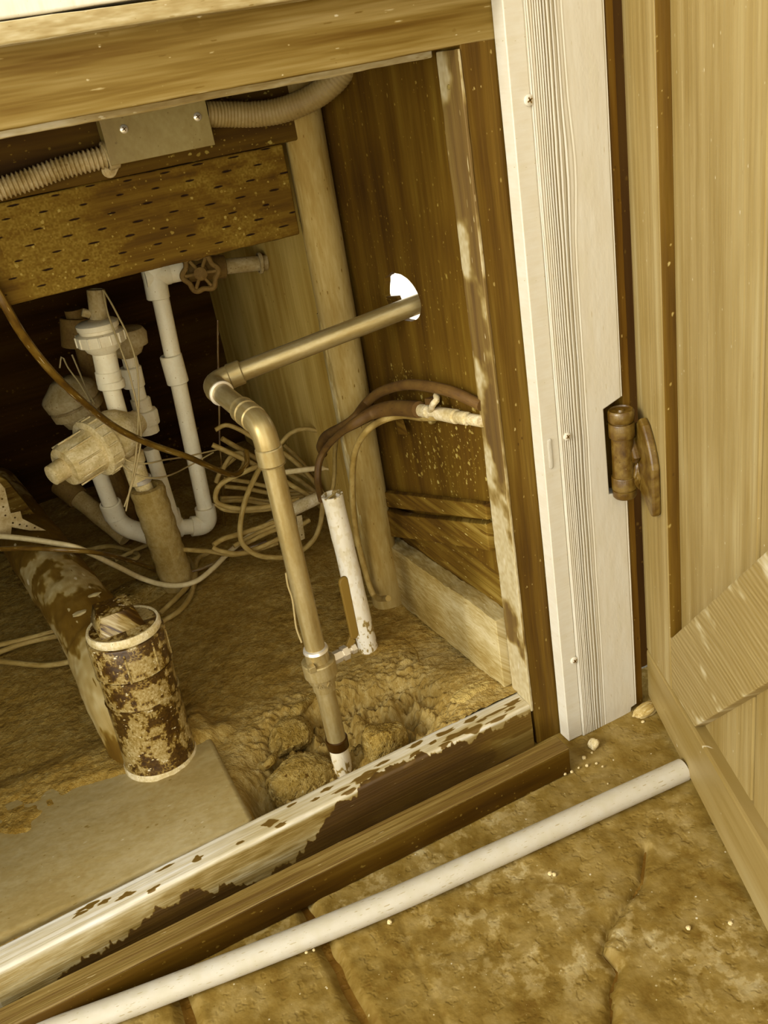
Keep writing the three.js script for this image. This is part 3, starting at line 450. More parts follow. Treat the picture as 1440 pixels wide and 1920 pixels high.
// soil inside, dug out round the copper pipe
const bump2 = (x, z, cx, cz, rx, rz) => ss(1.15, 0.35, Math.hypot((x - cx) / rx, (z - cz) / rz));
function soilY(x, z) {
  const rim = n3(x * 16, z * 16, 2) * 0.25;
  const d = ss(1.2 + rim, 0.7 + rim, Math.hypot((x + 0.235) / 0.135, (z + 0.125) / 0.09));
  let y = 0.047 + 0.006 * n3(x * 5, z * 5, 1) + 0.003 * n3(x * 20, z * 20, 3) + 0.0015 * n3(x * 70, z * 70, 5) + 0.0006 * n3(x * 190, z * 190, 9);
  y += 0.018 * ss(-0.2, -0.06, x) * ss(-0.24, -0.07, z) + 0.008 * ss(-0.6, -1.1, z);
  const clod = Math.abs(n3(x * 58, z * 58, 11)), clod2 = Math.abs(n3(x * 128, z * 128, 17)), clod3 = Math.abs(n3(x * 270, z * 270, 27));
  const lum = n3(x * 150, z * 150, 21), lum2 = n3(x * 330, z * 330, 23), rub = ss(-0.34, -0.3, x) * ss(-0.27, -0.2, z) * ss(-0.07, -0.12, x);
  y += rub * (0.007 * Math.max(0, lum) + 0.003 * lum2);
  y += d * (-0.034 + 0.006 * n3(x * 30, z * 30, 37) + 0.02 * clod + 0.012 * clod2 + 0.006 * clod3 - 0.004);
  y -= 0.075 * bump2(x, z, -0.348, -0.078, 0.022, 0.05) + 0.04 * bump2(x, z, -0.18, -0.085, 0.02, 0.022) + 0.02 * bump2(x, z, -0.285, -0.175, 0.016, 0.012) + 0.018 * bump2(x, z, -0.315, -0.12, 0.012, 0.05);
  y += 0.02 * bump2(x, z, -0.175, -0.15, 0.05, 0.03);
  { const zb = -0.205 + 0.03 * n3(x * 14, 3.1, 6) + 0.012 * n3(x * 60, z * 60, 7) - 0.03 * ss(-0.5, -0.4, x), k = ss(zb + 0.03, zb - 0.01, z);
    const over = 0.057 + 0.004 * n3(x * 24, z * 24, 12) + 0.002 * n3(x * 120, z * 120, 14); y = mix(y, mix(0.046, over, k), ss(-0.36, -0.376, x) * ss(-0.31, -0.27, z)); }
  y += 0.016 * bump2(x, z, -0.395, -0.235, 0.06, 0.03) * (0.6 + 0.6 * n3(x * 60, z * 60, 8)) ;
  return y;
}
// freshly turned earth is greyer than the crust round it
const earth = (x, z) => { const k = ss(0.78, 0.48, Math.hypot((x + 0.22) / 0.3, (z + 0.12) / 0.27) + 0.22 * n3(x * 18, z * 18, 31) + 0.1 * n3(x * 70, z * 70, 33)); return [mix(0.88, 0.86, k), mix(0.74, 0.77, k), mix(0.38, 0.52, k)]; };
{
  const t = struct(thing('soil_floor', [-0.4, 0, -0.5]), 'bare damp soil with a dug hole round the copper pipe');
  piece('soil', field(-0.37, -0.02, -0.29, -0.046, 260, 180, soilY, earth), M.soil, t, 'crumbly turned earth round the pipe');
  piece('soil', field(-0.37, -0.02, -0.5, -0.29, 110, 64, soilY, earth), M.soil, t);
  piece('soil', field(-0.92, -0.37, -0.5, -0.046, 180, 140, soilY, earth), M.soil, t);
  piece('soil', field(-0.92, -0.02, -1.16, -0.5, 130, 90, soilY, earth), M.soil, t);
}
{ // concrete footing with a broken right edge
  const g = board([-0.98, -0.372], [-0.1, 0.055], [-0.25, -0.049], { r: 0.006, seg: 120, wob: 0.0026, ws: 1.4, off: [0.1, 0] });
  struct(part('concrete_slab', g, M.slab), 'smooth concrete footing under the black cleanout');
}

// the frame round the opening
{
  const p = struct(thing('trim_1', [0.05, 0, -0.01]), 'cream painted door casing with raised grain and a hinge notch');
  piece('trim_strip', board([0, 0.0197], [0.0005, 1.02], [-0.0198, -0.0022], { grain: 'y', r: 0.0012, wob: 0.0003 }), M.paintFlat, p);
  const o = [[0.0198, 0], [0.0905, 0.0005], [0.0915, 0.0075], [0.1, 0.009], [0.1005, 0.296], [0.0765, 0.3035], [0.0752, 0.4005], [0.0995, 0.4075], [0.1, 1.02], [0.0198, 1.02]];
  piece('trim_board', prism(o, 0.0198, (u, v, k) => [u, v, k - 0.0198], { bevel: 0.0012 }), M.paint, p);
  for (const q of [[0.017, 0.7014, -0.002], [0.016, 0.1121, -0.002]]) { const s = screwGeo(q, [0, 0, 1], 0.0048), h = piece('screw', s.head, M.paintFlat, p); sub('slot', s.slots, M.screwSlot, h); }
  { const s = screwGeo([0.0284, 0.3859, 0], [0, 0, 1], 0.0042), h = piece('screw', s.head, M.paintFlat, p); sub('slot', s.slots, M.screwSlot, h); }
  piece('filler_patch', (() => { const g = new THREE.CapsuleGeometry(0.0028, 0.028, 4, 10); g.scale(1, 1, 0.4); const c = [0.0085, 0.3725, -0.002]; g.translate(c[0], c[1], c[2]); return g; })(), M.paintFlat, p);
}
{
  const p = struct(thing('trim_2', [-0.6, 0.8, 0]), 'head casing over the opening with a bare wooden lip');
  piece('lip', board([-1.2, 0.0], [0.8015, 0.8145], [-0.0198, 0.006], { r: 0.002, wob: 0.0008, seg: 120 }), M.ledge, p);
  piece('head_board', board([-1.2, 0.0], [0.8165, 0.93], [-0.0198, 0.002], { r: 0.002, wob: 0.0008, seg: 120 }), M.paintFlat, p);
}
tag(part('header_beam', board([-1.34, 0.104], [0.7515, 0.8385], [-0.0575, -0.0205], { r: 0.0025, wob: 0.0009, seg: 200, off: [0.1, 0.02] }), M.brown), 'brown header beam across the top of the opening', 'beam');
tag(part('splintered_batten', board([-1.34, -0.0385], [0.7462, 0.8], [-0.073, -0.0585], { r: 0.0015, wob: 0.0012, seg: 200 }), M.ledge), 'thin splintered batten just behind the header beam', 'batten');
{
  const t = thing('wooden_post', [0.03, 0, -0.04], 'upright brown post between opening and cream casing', 'post');
  piece('post_body', board([-0.0325, 0.104], [0.0, 0.757], [-0.0572, -0.0212], { grain: 'y', r: 0.0015, wob: 0.0004, seg: 120 }), M.post, t);
  piece('inner_edge', board([-0.0365, -0.033], [0.052, 0.7505], [-0.0575, -0.0195], { grain: 'y', r: 0.0012, wob: 0.0008, seg: 160 }), M.edge, t, 'lime-crusted inner edge of the post');
  piece('nail', (() => { const c = [-0.0365, 0.7219, -0.0405]; return turned([[0, 0], [0.0022, 0], [0.0022, 0.0008], [0, 0.0012]], c, [c[0] - 1, c[1], c[2]], { rad: 10 }); })(), M.steel, t);
}
{ // sill: its cross-section is unwrapped so that the water stain runs over the arris
  const prof = [[-0.050, 0, -0.06], [-0.050, 0.058, 0.004], [-0.0495, 0.0608, 0.006], [-0.047, 0.062, 0.0085], [-0.036, 0.0622, 0.02], [-0.0235, 0.062, 0.0345], [-0.0212, 0.0613, 0.0368], [-0.02, 0.0588, 0.0392], [-0.0198, 0.045, 0.053], [-0.0198, 0.03, 0.068], [-0.0198, 0.001, 0.0975], [-0.02, 0, 0.0985]];
  const N = 220, pos = [], uv = [], idx = [], P = prof.length;
  for (let i = 0; i <= N; i++) {
    const x = mix(-0.86, -0.037, i / N), t = cl((-x - 0.03) / 0.6, 0, 2), dz = 0.018 * t ** 1.6;
    for (const [z, y, v] of prof) { const a = 0.0006 * n3(x * 40, y * 40, z * 40) + 0.0005 * n3(x * 140, y * 120, z * 120, 4); pos.push(x, y + (y > 0.01 ? a : 0), z + dz + a * 0.7); uv.push(x + 0.85, v); }
  }
  for (let i = 0; i < N; i++) for (let j = 0; j + 1 < P; j++) { const a = i * P + j, b = a + P; idx.push(a, a + 1, b, b, a + 1, b + 1); }
  for (const [i, s] of [[0, 1], [N, -1]]) { const k = pos.length / 3; for (let j = 0; j < P; j++) { const q = (i * P + j) * 3; pos.push(pos[q], pos[q + 1], pos[q + 2]); uv.push(uv[(i * P + j) * 2], uv[(i * P + j) * 2 + 1]); } for (let j = 1; j + 1 < P; j++) s > 0 ? idx.push(k, k + j + 1, k + j) : idx.push(k, k + j, k + j + 1); }
  const g = new THREE.BufferGeometry(); g.setAttribute('position', new THREE.Float32BufferAttribute(pos, 3)); g.setAttribute('uv', new THREE.Float32BufferAttribute(uv, 2)); g.setIndex(idx); g.computeVertexNormals();
  tag(part('sill_timber', g, M.sill), 'water-stained sill timber with dark drips down its front', 'sill');
}
{
  const t = thing('door_stop', [-0.48, 0, 0.027], 'dark brown wooden strip along the foot of the sill', 'strip');
  piece('strip_body', board([-0.95, -0.027], [-0.001, 0.033], [0.0145, 0.0395], { r: 0.0012, wob: 0.0006, seg: 160 }), M.stopDark, t);
  piece('pale_top', board([-0.95, -0.0272], [0.0325, 0.0355], [0.0145, 0.0393], { r: 0.0012, wob: 0.0006, seg: 160 }), M.stop, t, 'lighter upper face');  // thin top layer in a lighter tone than the strip body
}

// rails on the side wall
{
  const ext = (pts, x0, x1) => prism(pts.map((p) => [Math.min(p[2], -0.0588), p[1]]), Math.abs(x1 - x0), (u, v, k) => [x0 + k, v, u], { bevel: 0.0015 });
  const r1 = part('side_rail', ext([[-0.042, 0.196, -0.4293], [-0.042, 0.3111, -0.0483], [-0.042, 0.2926, -0.0446], [-0.042, 0.1945, -0.3594], [-0.042, 0.1747, -0.423]], -0.042, -0.031), M.railX);
  tag(r1, 'upper of two dark rails sloping along the side wall', 'rail');
  const r2 = part('side_rail', ext([[-0.044, 0.1569, -0.4645], [-0.044, 0.1814, -0.4049], [-0.044, 0.2077, -0.2927], [-0.044, 0.2877, -0.0488], [-0.044, 0.2546, -0.0424], [-0.044, 0.1868, -0.2531], [-0.044, 0.122, -0.4284], [-0.044, 0.1271, -0.4772]], -0.044, -0.031), M.railX);
  tag(r2, 'lower dark rail with a black damp patch at its far end', 'rail');
  tag(part('bottom_timber', (() => {
    const lo = [[-0.047, 0.0509, -0.3677], [-0.047, 0.0785, -0.0338]], hi = [[-0.047, 0.1374, -0.3918], [-0.047, 0.1638, -0.0341]];
    const g = board([-0.047, -0.0245], [0, 1], [-0.385, -0.0585], { grain: 'z', r: 0.0015, wob: 0, seg: 60 }), p = g.attributes.position, u = g.attributes.uv;
    for (let i = 0; i < p.count; i++) { const t = (p.getZ(i) + 0.385) / 0.3265, y = mix(mix(lo[0][1], lo[1][1], t) - 0.01, mix(hi[0][1], hi[1][1], t), p.getY(i)), w = 0.0012 * n3(p.getZ(i) * 60, y * 60, 2) + 0.0008 * n3(p.getZ(i) * 200, y * 200, 7); u.setXY(i, p.getZ(i), y + p.getX(i)); p.setXYZ(i, p.getX(i) + w, y + w, p.getZ(i)); }
    g.computeVertexNormals(); return smooth(g.toNonIndexed(), 40);
  })(), M.timber), 'pale mud-flecked timber lying on the soil along the side wall', 'timber');
}
// boards across the back of the opening
{
  const z = -0.345, a = [-0.4338, 0.5844, -0.345], b = [-0.0896, 0.5813, -0.345], c = [-0.0873, 0.6827, -0.345], d = [-0.4025, 0.6779, -0.345];
  tag(part('incised_board', board([-1.2, c[0]], [a[1] - 0.003, c[1]], [z - 0.036, z], { r: 0.0025, wob: 0.0008, seg: 160 }), M.incised), 'pressure-treated board with rows of short slits', 'board');
  tag(part('upper_board', board([-1.2, [-0.0431, 0.6913, -0.335][0]], [c[1] + 0.001, 0.838], [z - 0.03, -0.335], { r: 0.002, wob: 0.0005, seg: 100 }), M.upper), 'smooth dark board behind the junction box', 'board');
}

// ================================================================ THE DOOR, swung open
{
  const A = [0.111, 0, 0.02], u = [-0.388, 0.9217], nn = [-0.9217, -0.388];
  const at = (s, y, w) => [A[0] + u[0] * s + nn[0] * w, y, A[2] + u[1] * s + nn[1] * w];
  const d = struct(thing('door_1', at(0, 0, 0)), 'wooden cupboard door swung open with a diagonal brace');
  const slab = (pts, w0, w1, bevel = 0.0015) => prism(pts, w1 - w0, (a, b, k) => at(a, b, w0 + k), { bevel });
  piece('stile', slab([[-0.0275, 0.079], [0.0605, 0.0845], [0.0605, 1.02], [-0.0275, 1.02]], -0.03, 0), M.doorV, d);
  piece('shade_strip', slab([[0.0606, 0.1545], [0.0622, 0.1555], [0.0622, 1.02], [0.0606, 1.02]], -0.0125, -0.0006, 0.0004), M.postV, d, 'thin added strip painting the shade on the side of the stile');  // added dark strip: shade on the stile's side put into colour
  piece('bottom_rail', slab([[-0.026, 0.009], [0.8, 0.009], [0.8, 0.118], [0.3, 0.0982], [0.058, 0.0838], [-0.026, 0.078]], -0.03, 0.0012, 0.003), M.doorRail, d);
  piece('brace', slab([[0.0612, 0.0862], [0.0612, 0.1535], [0.29, 0.3905], [0.6, 0.712], [0.6, 0.575], [0.297, 0.2735], [0.1315, 0.0905]], -0.0295, -0.0004), M.brace, d);
  for (const [s0, s1] of [[0.02, 0.2445], [0.2485, 0.43], [0.434, 0.615], [0.619, 0.8]]) piece('plank', slab([[s0, 0.02], [s1, 0.02], [s1, 1.02], [s0, 1.02]], -0.045, -0.0125, 0.0018), M.doorPlank, d);
  // hinge: a stout pin barrel in the casing's notch, its leaf welded to the stile
  const top = [0.0938, 0.3962, 0.006], bot = [0.0916, 0.3036, 0.006], X = (top[0] + bot[0]) / 2 - 0.001, y0 = bot[1] - 0.006, y1 = top[1] + 0.001, B = [X, y0, 0.006], E = [X, 1, 0.006], h = y1 - y0, r = 0.0128;
  const barrel = piece('hinge', turned([[0, 0], [r * 0.85, 0], [r * 0.97, 0.002], [r * 0.97, h * 0.09], [r * 0.9, h * 0.095], [r * 0.9, h * 0.105], [r * 1.02, h * 0.11], [r * 1.02, h * 0.245], [r * 0.99, h * 0.25], [r * 0.9, h * 0.252], [r * 0.89, h * 0.7], [r * 1.03, h * 0.703], [r * 1.05, h * 0.715], [r * 1.05, h * 0.855], [r * 1.02, h * 0.86], [r * 0.88, h * 0.862], [r * 0.88, h * 0.878], [r * 1.02, h * 0.88], [r * 1.06, h * 0.89], [r * 1.06, h * 0.98], [r * 0.94, h], [r * 0.86, h * 0.985], [r * 0.3, h * 0.98], [r * 0.22, h * 1.0], [0, h * 1.0]], B, E, { rad: 36 }), M.rust, d, 'rusty painted barrel hinge');
  const leaf = new THREE.Shape(); leaf.moveTo(-0.026, y0 + 0.016); leaf.lineTo(0.026, y0 - 0.002); leaf.quadraticCurveTo(0.045, y0 - 0.012, 0.045, y0 + 0.006); leaf.lineTo(0.045, y1 - 0.05); leaf.quadraticCurveTo(0.04, y1 - 0.03, 0.018, y1 - 0.012); leaf.lineTo(0.008, y1 - 0.008); leaf.lineTo(-0.026, y1 - 0.03);
  sub('leaf', slab(leaf, 0.0002, 0.009, 0.0022), M.rust, barrel);
  sub('gusset', slab([[-0.03, y0 + 0.046], [-0.004, y0 + 0.034], [0.012, y0 + 0.05], [-0.006, y0 + 0.066], [-0.03, y0 + 0.062]], 0.008, 0.017, 0.003), M.rust, barrel);
  sub('weld', lump(at(-0.002, y0 + 0.024, 0.009), [0.008, 0.016, 0.008], 7, 0.4, 2), M.rust, barrel);
  sub('weld', lump(at(-0.014, y0 + 0.03, 0.006), [0.006, 0.02, 0.005], 3, 0.3, 2), M.rust, barrel);
}
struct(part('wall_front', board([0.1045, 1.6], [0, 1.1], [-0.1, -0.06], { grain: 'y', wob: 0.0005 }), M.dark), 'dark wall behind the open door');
tag(part('door_jamb', board([0.1035, 0.1125], [0.0, 1.02], [-0.05, -0.004], { grain: 'y', r: 0.0015, seg: 100 }), M.jamb), 'narrow wooden jamb between cream casing and open door', 'jamb');

// ================================================================ PIPES
{ // copper water line with ball valve
  const x = -0.2485, z = -0.103, r = 0.0111, yt = [-0.2481, 0.1916, -0.103][1], yv = [-0.2461, 0.1763, -0.103][1], ym = [-0.2461, 0.1573, -0.103][1], yl = [-0.2471, 0.1369, -0.103][1], yb = [-0.2503, 0.065, -0.103][1], yk = [-0.2488, 0.0521, -0.103][1];
  const K1 = [x, 0.4555, z], K2 = [-0.2555, 0.464, -0.258], Hh0 = [WX, 0.4985, -0.2085], H = along(K2, Hh0, 0.36), base = [x, 0.0, z];
  const t = thing('copper_pipe', [x, 0.0, z], 'shiny copper water pipe bending up and out through the side wall', 'pipe');
  const e1 = 0.022, D = (a, b, d) => along(a, b, d);
  piece('riser', pipe([x, yt - 0.008, z], [x, K1[1] - e1 * 0.8, z], r), M.copper, t);
  piece('elbow', elbow(base, K1, K2, r * 1.14, e1, r * 1.24, 0.018), M.copper, t);
  piece('solder_ring', turned([[r * 1.0, 0], [r * 1.27, 0.0003], [r * 1.24, 0.0012], [r, 0.0016]], D(K1, base, e1 + 0.0175), base), M.copper, t);
  piece('cross_tube', pipe(D(K1, K2, e1 * 0.8), D(K2, K1, e1 * 0.8), r), M.copper, t);
  piece('coupling', turned([[r, 0], [r * 1.24, 0.001], [r * 1.26, 0.004], [r * 1.18, 0.006], [r * 1.18, 0.012], [r * 1.24, 0.014], [r, 0.0165]], D(K1, K2, e1 + 0.02), K2), M.copper, t);
  piece('elbow', elbow(K1, K2, H, r * 1.14, e1, r * 1.24, 0.016), M.copper, t);
  piece('solder_ring', turned([[r, 0], [r * 1.26, 0.0002], [r * 1.22, 0.0012], [r, 0.0016]], D(K2, K1, e1 + 0.016), K1), M.solder, t);
  piece('outlet_tube', pipe(D(K2, H, e1 * 0.8), H, r), M.copper, t);
  piece('tail_tube', pipe([x, yb - 0.02, z], [x, yl + 0.004, z], r), M.copper, t);
  piece('tape_wrap', turned([[r, 0], [r * 1.16, 0.0005], [r * 1.18, yb - yk], [r, yb - yk + 0.0006]], [x, yk, z], [x, 1, z]), M.blackPlastic, t, 'black tape wrap');
  piece('limed_stub', pipe([x, -0.03, z], [x, yk, z], r * 1.02), M.limed, t, 'stub crusted with white lime');
  const v = piece('valve', turned([[r * 1.0, 0], [r * 1.16, 0.0006], [r * 1.18, 0.012], [r * 1.36, 0.0125], [r * 1.42, 0.0145], [r * 1.42, ym - yl - 0.0012], [r * 1.32, ym - yl - 0.0008], [r * 1.32, ym - yl - 0.0002], [r * 1.6, ym - yl], [r * 1.7, ym - yl + 0.0012], [r * 1.7, yv - yl - 0.0008], [r * 1.6, yv - yl + 0.0003], [r * 1.2, yv - yl + 0.0006], [r * 1.18, yt - yl - 0.001], [r, yt - yl]], [x, yl, z], [x, 1, z], { rad: 36 }), M.brass, t);
  sub('collar', turned([[r, 0], [r * 1.28, 0.0002], [r * 1.2, 0.0035], [r, 0.0045]], [x, yt - 0.002, z], [x, 1, z]), M.solder, v, 'bright solder at the valve socket');
  const vm = (ym + yv) / 2, S = [x + 0.014, vm, z - 0.004], S2 = [x + 0.05, vm - 0.001, z - 0.010];
  sub('stem', turned([[0, 0], [0.0072, 0], [0.0072, 0.0145], [0.0058, 0.015], [0.0058, 0.0165], [0.0085, 0.017], [0.0085, 0.0235], [0.0035, 0.024], [0.0035, 0.0285], [0.006, 0.029], [0.006, 0.0345], [0, 0.035]], S, S2, { rad: 6, flat: false }), M.solder, v);
  sub('lug', board([x - 0.0165, x - 0.0085], [yv - 0.002, yv + 0.0055], [z + 0.009, z + 0.017], { r: 0.0008, seg: 6, wob: 0 }), M.brass, v);
  // lever: a flat bar hanging parallel to the pipe, its end turned in to the stem
  const hx = [-0.1942, 0.2471, -0.115], hb = [-0.1984, 0.1776, -0.115];
  const lv = new THREE.Shape(), L = dist(hx, hb) + 0.012; lv.moveTo(-0.0062, 0.004); lv.lineTo(-0.0066, L - 0.006); lv.quadraticCurveTo(-0.006, L, 0, L); lv.quadraticCurveTo(0.006, L, 0.0066, L - 0.006); lv.lineTo(0.0062, 0.004); lv.quadraticCurveTo(0, -0.004, -0.0062, 0.004);
  sub('lever', prism(lv, 0.005, (a, b, k) => [hb[0] + a * 0.95 + 0.0, hb[1] + b, hb[2] + k - a * 0.25], { bevel: 0.002 }), M.handle, v, 'painted lever');
  sub('lever_arm', prism([[-0.2042, 0.1835, -0.113], [-0.1985, 0.1751, -0.113], [-0.2094, 0.1638, -0.113], [-0.2087, 0.1501, -0.113], [-0.2149, 0.1529, -0.113], [-0.2128, 0.1705, -0.113]].map((p) => [p[0], p[1]]), 0.004, (a, b, k) => [a, b, -0.115 + k], { bevel: 0.0006 }), M.handle, v);
  const font = await new FontLoader().loadAsync('fonts/droid/droid_sans_bold.typeface.json');
  const put = (txt, size, ang, y, roll = 0) => { const g = new TextGeometry(txt, { font, size, depth: 0.0012, curveSegments: 3, bevelEnabled: false }); g.computeBoundingBox(); const b = g.boundingBox; g.translate(-(b.max.x + b.min.x) / 2, -(b.max.y + b.min.y) / 2, 0); g.rotateZ(roll); g.translate(0, 0, r * 1.39); g.rotateY(ang); g.translate(x, y, z); return g; };
  const tx = (yl + ym) / 2 + 0.004, ring = new THREE.TorusGeometry(0.0034, 0.0004, 6, 22); ring.translate(0, 0, r * 1.45); ring.rotateY(-0.52); ring.translate(x, tx, z);
  sub('lettering', [put('B', 0.0042, -0.52, tx), ring, put('C', 0.0038, 0.18, tx + 0.0035), put('S', 0.0022, 0.02, tx - 0.0035), put('1', 0.0022, 0.26, tx - 0.0015), put('/', 0.006, 0.08, tx + 0.001, -0.3)], M.brass, v, 'raised casting marks');
}
{ // grey standpipe at the side wall
  const a = [-0.058, 0.03, -0.357], b = [-0.056, 0.8, -0.352];
  const t = thing('standpipe', a, 'thick grey mud-streaked standpipe against the side wall', 'pipe');
  piece('pipe_body', tube([a, lerp3(a, b, 0.35), lerp3(a, b, 0.7), b], 0.0238, { seg: 60, rad: 36 }), M.grey, t);
  piece('mud_crust', (() => { // limy crust up its left side
    const g = new THREE.CylinderGeometry(0.0248, 0.0252, 0.36, 18, 60, true, Math.PI * 1.30, 1.05), p = g.attributes.position, uv = g.attributes.uv;
    for (let i = 0; i < p.count; i++) { const th = Math.atan2(p.getX(i), p.getZ(i)), y = p.getY(i), e = Math.min(uv.getX(i), 1 - uv.getX(i)) * 2, k = n3(th * 6, y * 26, 3) * 0.5 + 0.62 - 0.5 * ss(0.1, 0.2, Math.abs(y)) + 0.4 * (ss(0, 0.6, e) - 0.7), q = mix(0.0228, 0.0248, ss(0.2, 0.5, k)) + 0.0004 * n3(th * 20, y * 100, 5); p.setX(i, Math.sin(th) * q); p.setZ(i, Math.cos(th) * q); uv.setXY(i, y, th * 0.025); }
    g.translate(-0.0575, 0.3, -0.356); g.computeVertexNormals(); return g;
  })(), M.timber, t, 'limy crust');
}
{ // short white pipe standing open in the mud
  const a = [-0.133, 0.02, -0.266], b = [-0.139, 0.281, -0.27], r = 0.0133, L = dist(a, b);
  const t = thing('white_pipe', a, 'short white plastic pipe standing open-ended in the mud', 'pipe');
  piece('pipe_body', turned([[r, 0], ...Array.from({ length: 14 }, (_, i) => [r + 0.0003 * Math.sin(i * 2), (L - 0.004) * (i + 1) / 14]), [r * 1.04, L - 0.003], [r * 1.03, L], [r * 0.86, L], [r * 0.84, L - 0.05], [0, L - 0.05]], a, b, { rad: 30 }), M.whitePipe, t);
  piece('loose_wire', tube([along(a, b, L - 0.002).map((v, i) => v + [-0.011, 0, 0.006][i]), along(a, b, L + 0.003).map((v, i) => v + [0, 0.001, 0.008][i]), along(a, b, L + 0.001).map((v, i) => v + [0.012, 0.002, 0.002][i])], 0.0009, { rad: 6 }), M.steel, t);
}
{ // black sewer cleanout
  const c = [-0.4345, 0.05, -0.216], top = [-0.4265, 0.236, -0.222], r = 0.0435, L = dist(c, top);
  const t = thing('cleanout', c, 'black plastic drain cleanout with lime crust and square plug', 'cleanout');
  piece('hub', turned([[r * 0.9, -0.02], [r * 0.97, -0.002], [r * 1.0, 0.006], [r * 0.965, 0.013], [r * 0.955, 0.05], [r * 0.96, L * 0.52], [r * 0.99, L * 0.53], [r * 0.9, L * 0.535]], c, top, { rad: 40 }), M.abs, t);
  piece('adapter', turned([[r * 0.9, L * 0.53], [r * 0.95, L * 0.53], [r * 0.97, L * 0.72], [r * 1.005, L * 0.725], [r * 1.01, L * 0.735], [r * 0.9, L * 0.74]], c, top, { rad: 40 }), M.abs, t);
  const col = piece('collar', turned([[r * 0.9, L * 0.735], [r * 0.995, L * 0.74], [r * 1.0, L * 0.95], [r * 0.985, L * 0.96], [r * 0.8, L * 0.962]], c, top, { rad: 40 }), M.abs, t);
  for (let k = 0; k < 8; k++) { const a = k / 8 * 6.283 + 0.25, q = [Math.cos(a) * r * 0.995, 0, Math.sin(a) * r * 0.995], p0 = along(c, top, L * 0.745), p1 = along(c, top, L * 0.94); sub('rib', tube([p0.map((v, i) => v + q[i]), p1.map((v, i) => v + q[i])], 0.0013, { rad: 8, straight: true, seg: 6 }), M.abs, col); }
  const cap = piece('cap', turned([[r * 0.8, L * 0.962], [r * 0.93, L * 0.965], [r * 0.955, L * 0.975], [r * 0.955, L * 1.0], [r * 0.92, L * 1.02], [r * 0.885, L * 1.02], [r * 0.86, L * 1.012], [r * 0.8, L * 1.0]], c, top, { rad: 44 }), M.lime, t, 'cap rim whitened by lime');
  sub('cap_disc', turned([[r * 0.9, L * 0.99], [r * 0.875, L * 1.0125], [r * 0.8, L * 1.014], [0, L * 1.015]], c, top, { rad: 44 }), M.abs, cap);
  sub('plug', (() => { const b = new THREE.CylinderGeometry(0.0265, 0.036, 0.024, 4, 1); const g = smooth(b.toNonIndexed(), 20); { const q = g.attributes.position, w = g.attributes.uv; for (let i = 0; i < q.count; i++) w.setXY(i, q.getX(i) + 0.6 * q.getY(i) + 0.03, q.getZ(i) + 0.7 * q.getY(i) + 0.1); } g.rotateY(0.85); g.rotateZ(-0.05); const p = along(c, top, L * 1.012 + 0.011); g.translate(p[0] - 0.004, p[1], p[2] - 0.006); return g; })(), M.abs, cap, 'dark square plug');
  piece('lime_foot', turned([[r * 0.94, -0.004], [r * 1.015, -0.001], [r * 1.02, 0.004], [r * 0.985, 0.010], [r * 0.9, 0.012]], c, top, { rad: 40 }), M.lime, t, 'pale band at the foot');
}
{ // drain pipe running back from the cleanout
  const a = [-0.437, 0.135, -0.262], b = [-0.481, 0.148, -0.62], c = [-0.53, 0.155, -1.02], r = 0.0445;
  const t = thing('drain_pipe', a, 'thick drain pipe caked with flaking mud running back from cleanout', 'pipe');
  piece('pipe_body', (() => { const g = tube([[-0.4415, 0.02, -0.252], [-0.443, 0.07, -0.262], [-0.449, 0.115, -0.3], lerp3(a, b, 0.4), b, c], (k) => r * (k < 0.22 ? 1.05 : 1), { seg: 150, rad: 44 }), p = g.attributes.position, n = g.attributes.normal; for (let i = 0; i < p.count; i++) { const k = n3(p.getX(i) * 30, p.getY(i) * 30, p.getZ(i) * 30) * 0.0013 + Math.max(0, n3(p.getX(i) * 70, p.getY(i) * 70, p.getZ(i) * 50, 4)) * 0.002; p.setXYZ(i, p.getX(i) + n.getX(i) * k, p.getY(i) + n.getY(i) * k, p.getZ(i) + n.getZ(i) * k); } g.computeVertexNormals(); return g; })(), M.drain, t);
  seed(77);
  for (let k = 0; k < 5; k++) { const tt = [0.22, 0.3, 0.36, 0.45, 0.27][k], p = lerp3(a, b, tt), an = [0.5, 0.15, -0.3, 0.3, 0.75][k]; piece('mud_flake', lump([p[0] + Math.sin(an) * r, p[1] + Math.cos(an) * r, p[2]], [rr(0.008, 0.013), 0.0022, rr(0.003, 0.006)], k + 2, 0.4, 1), M.timber, t); }
}
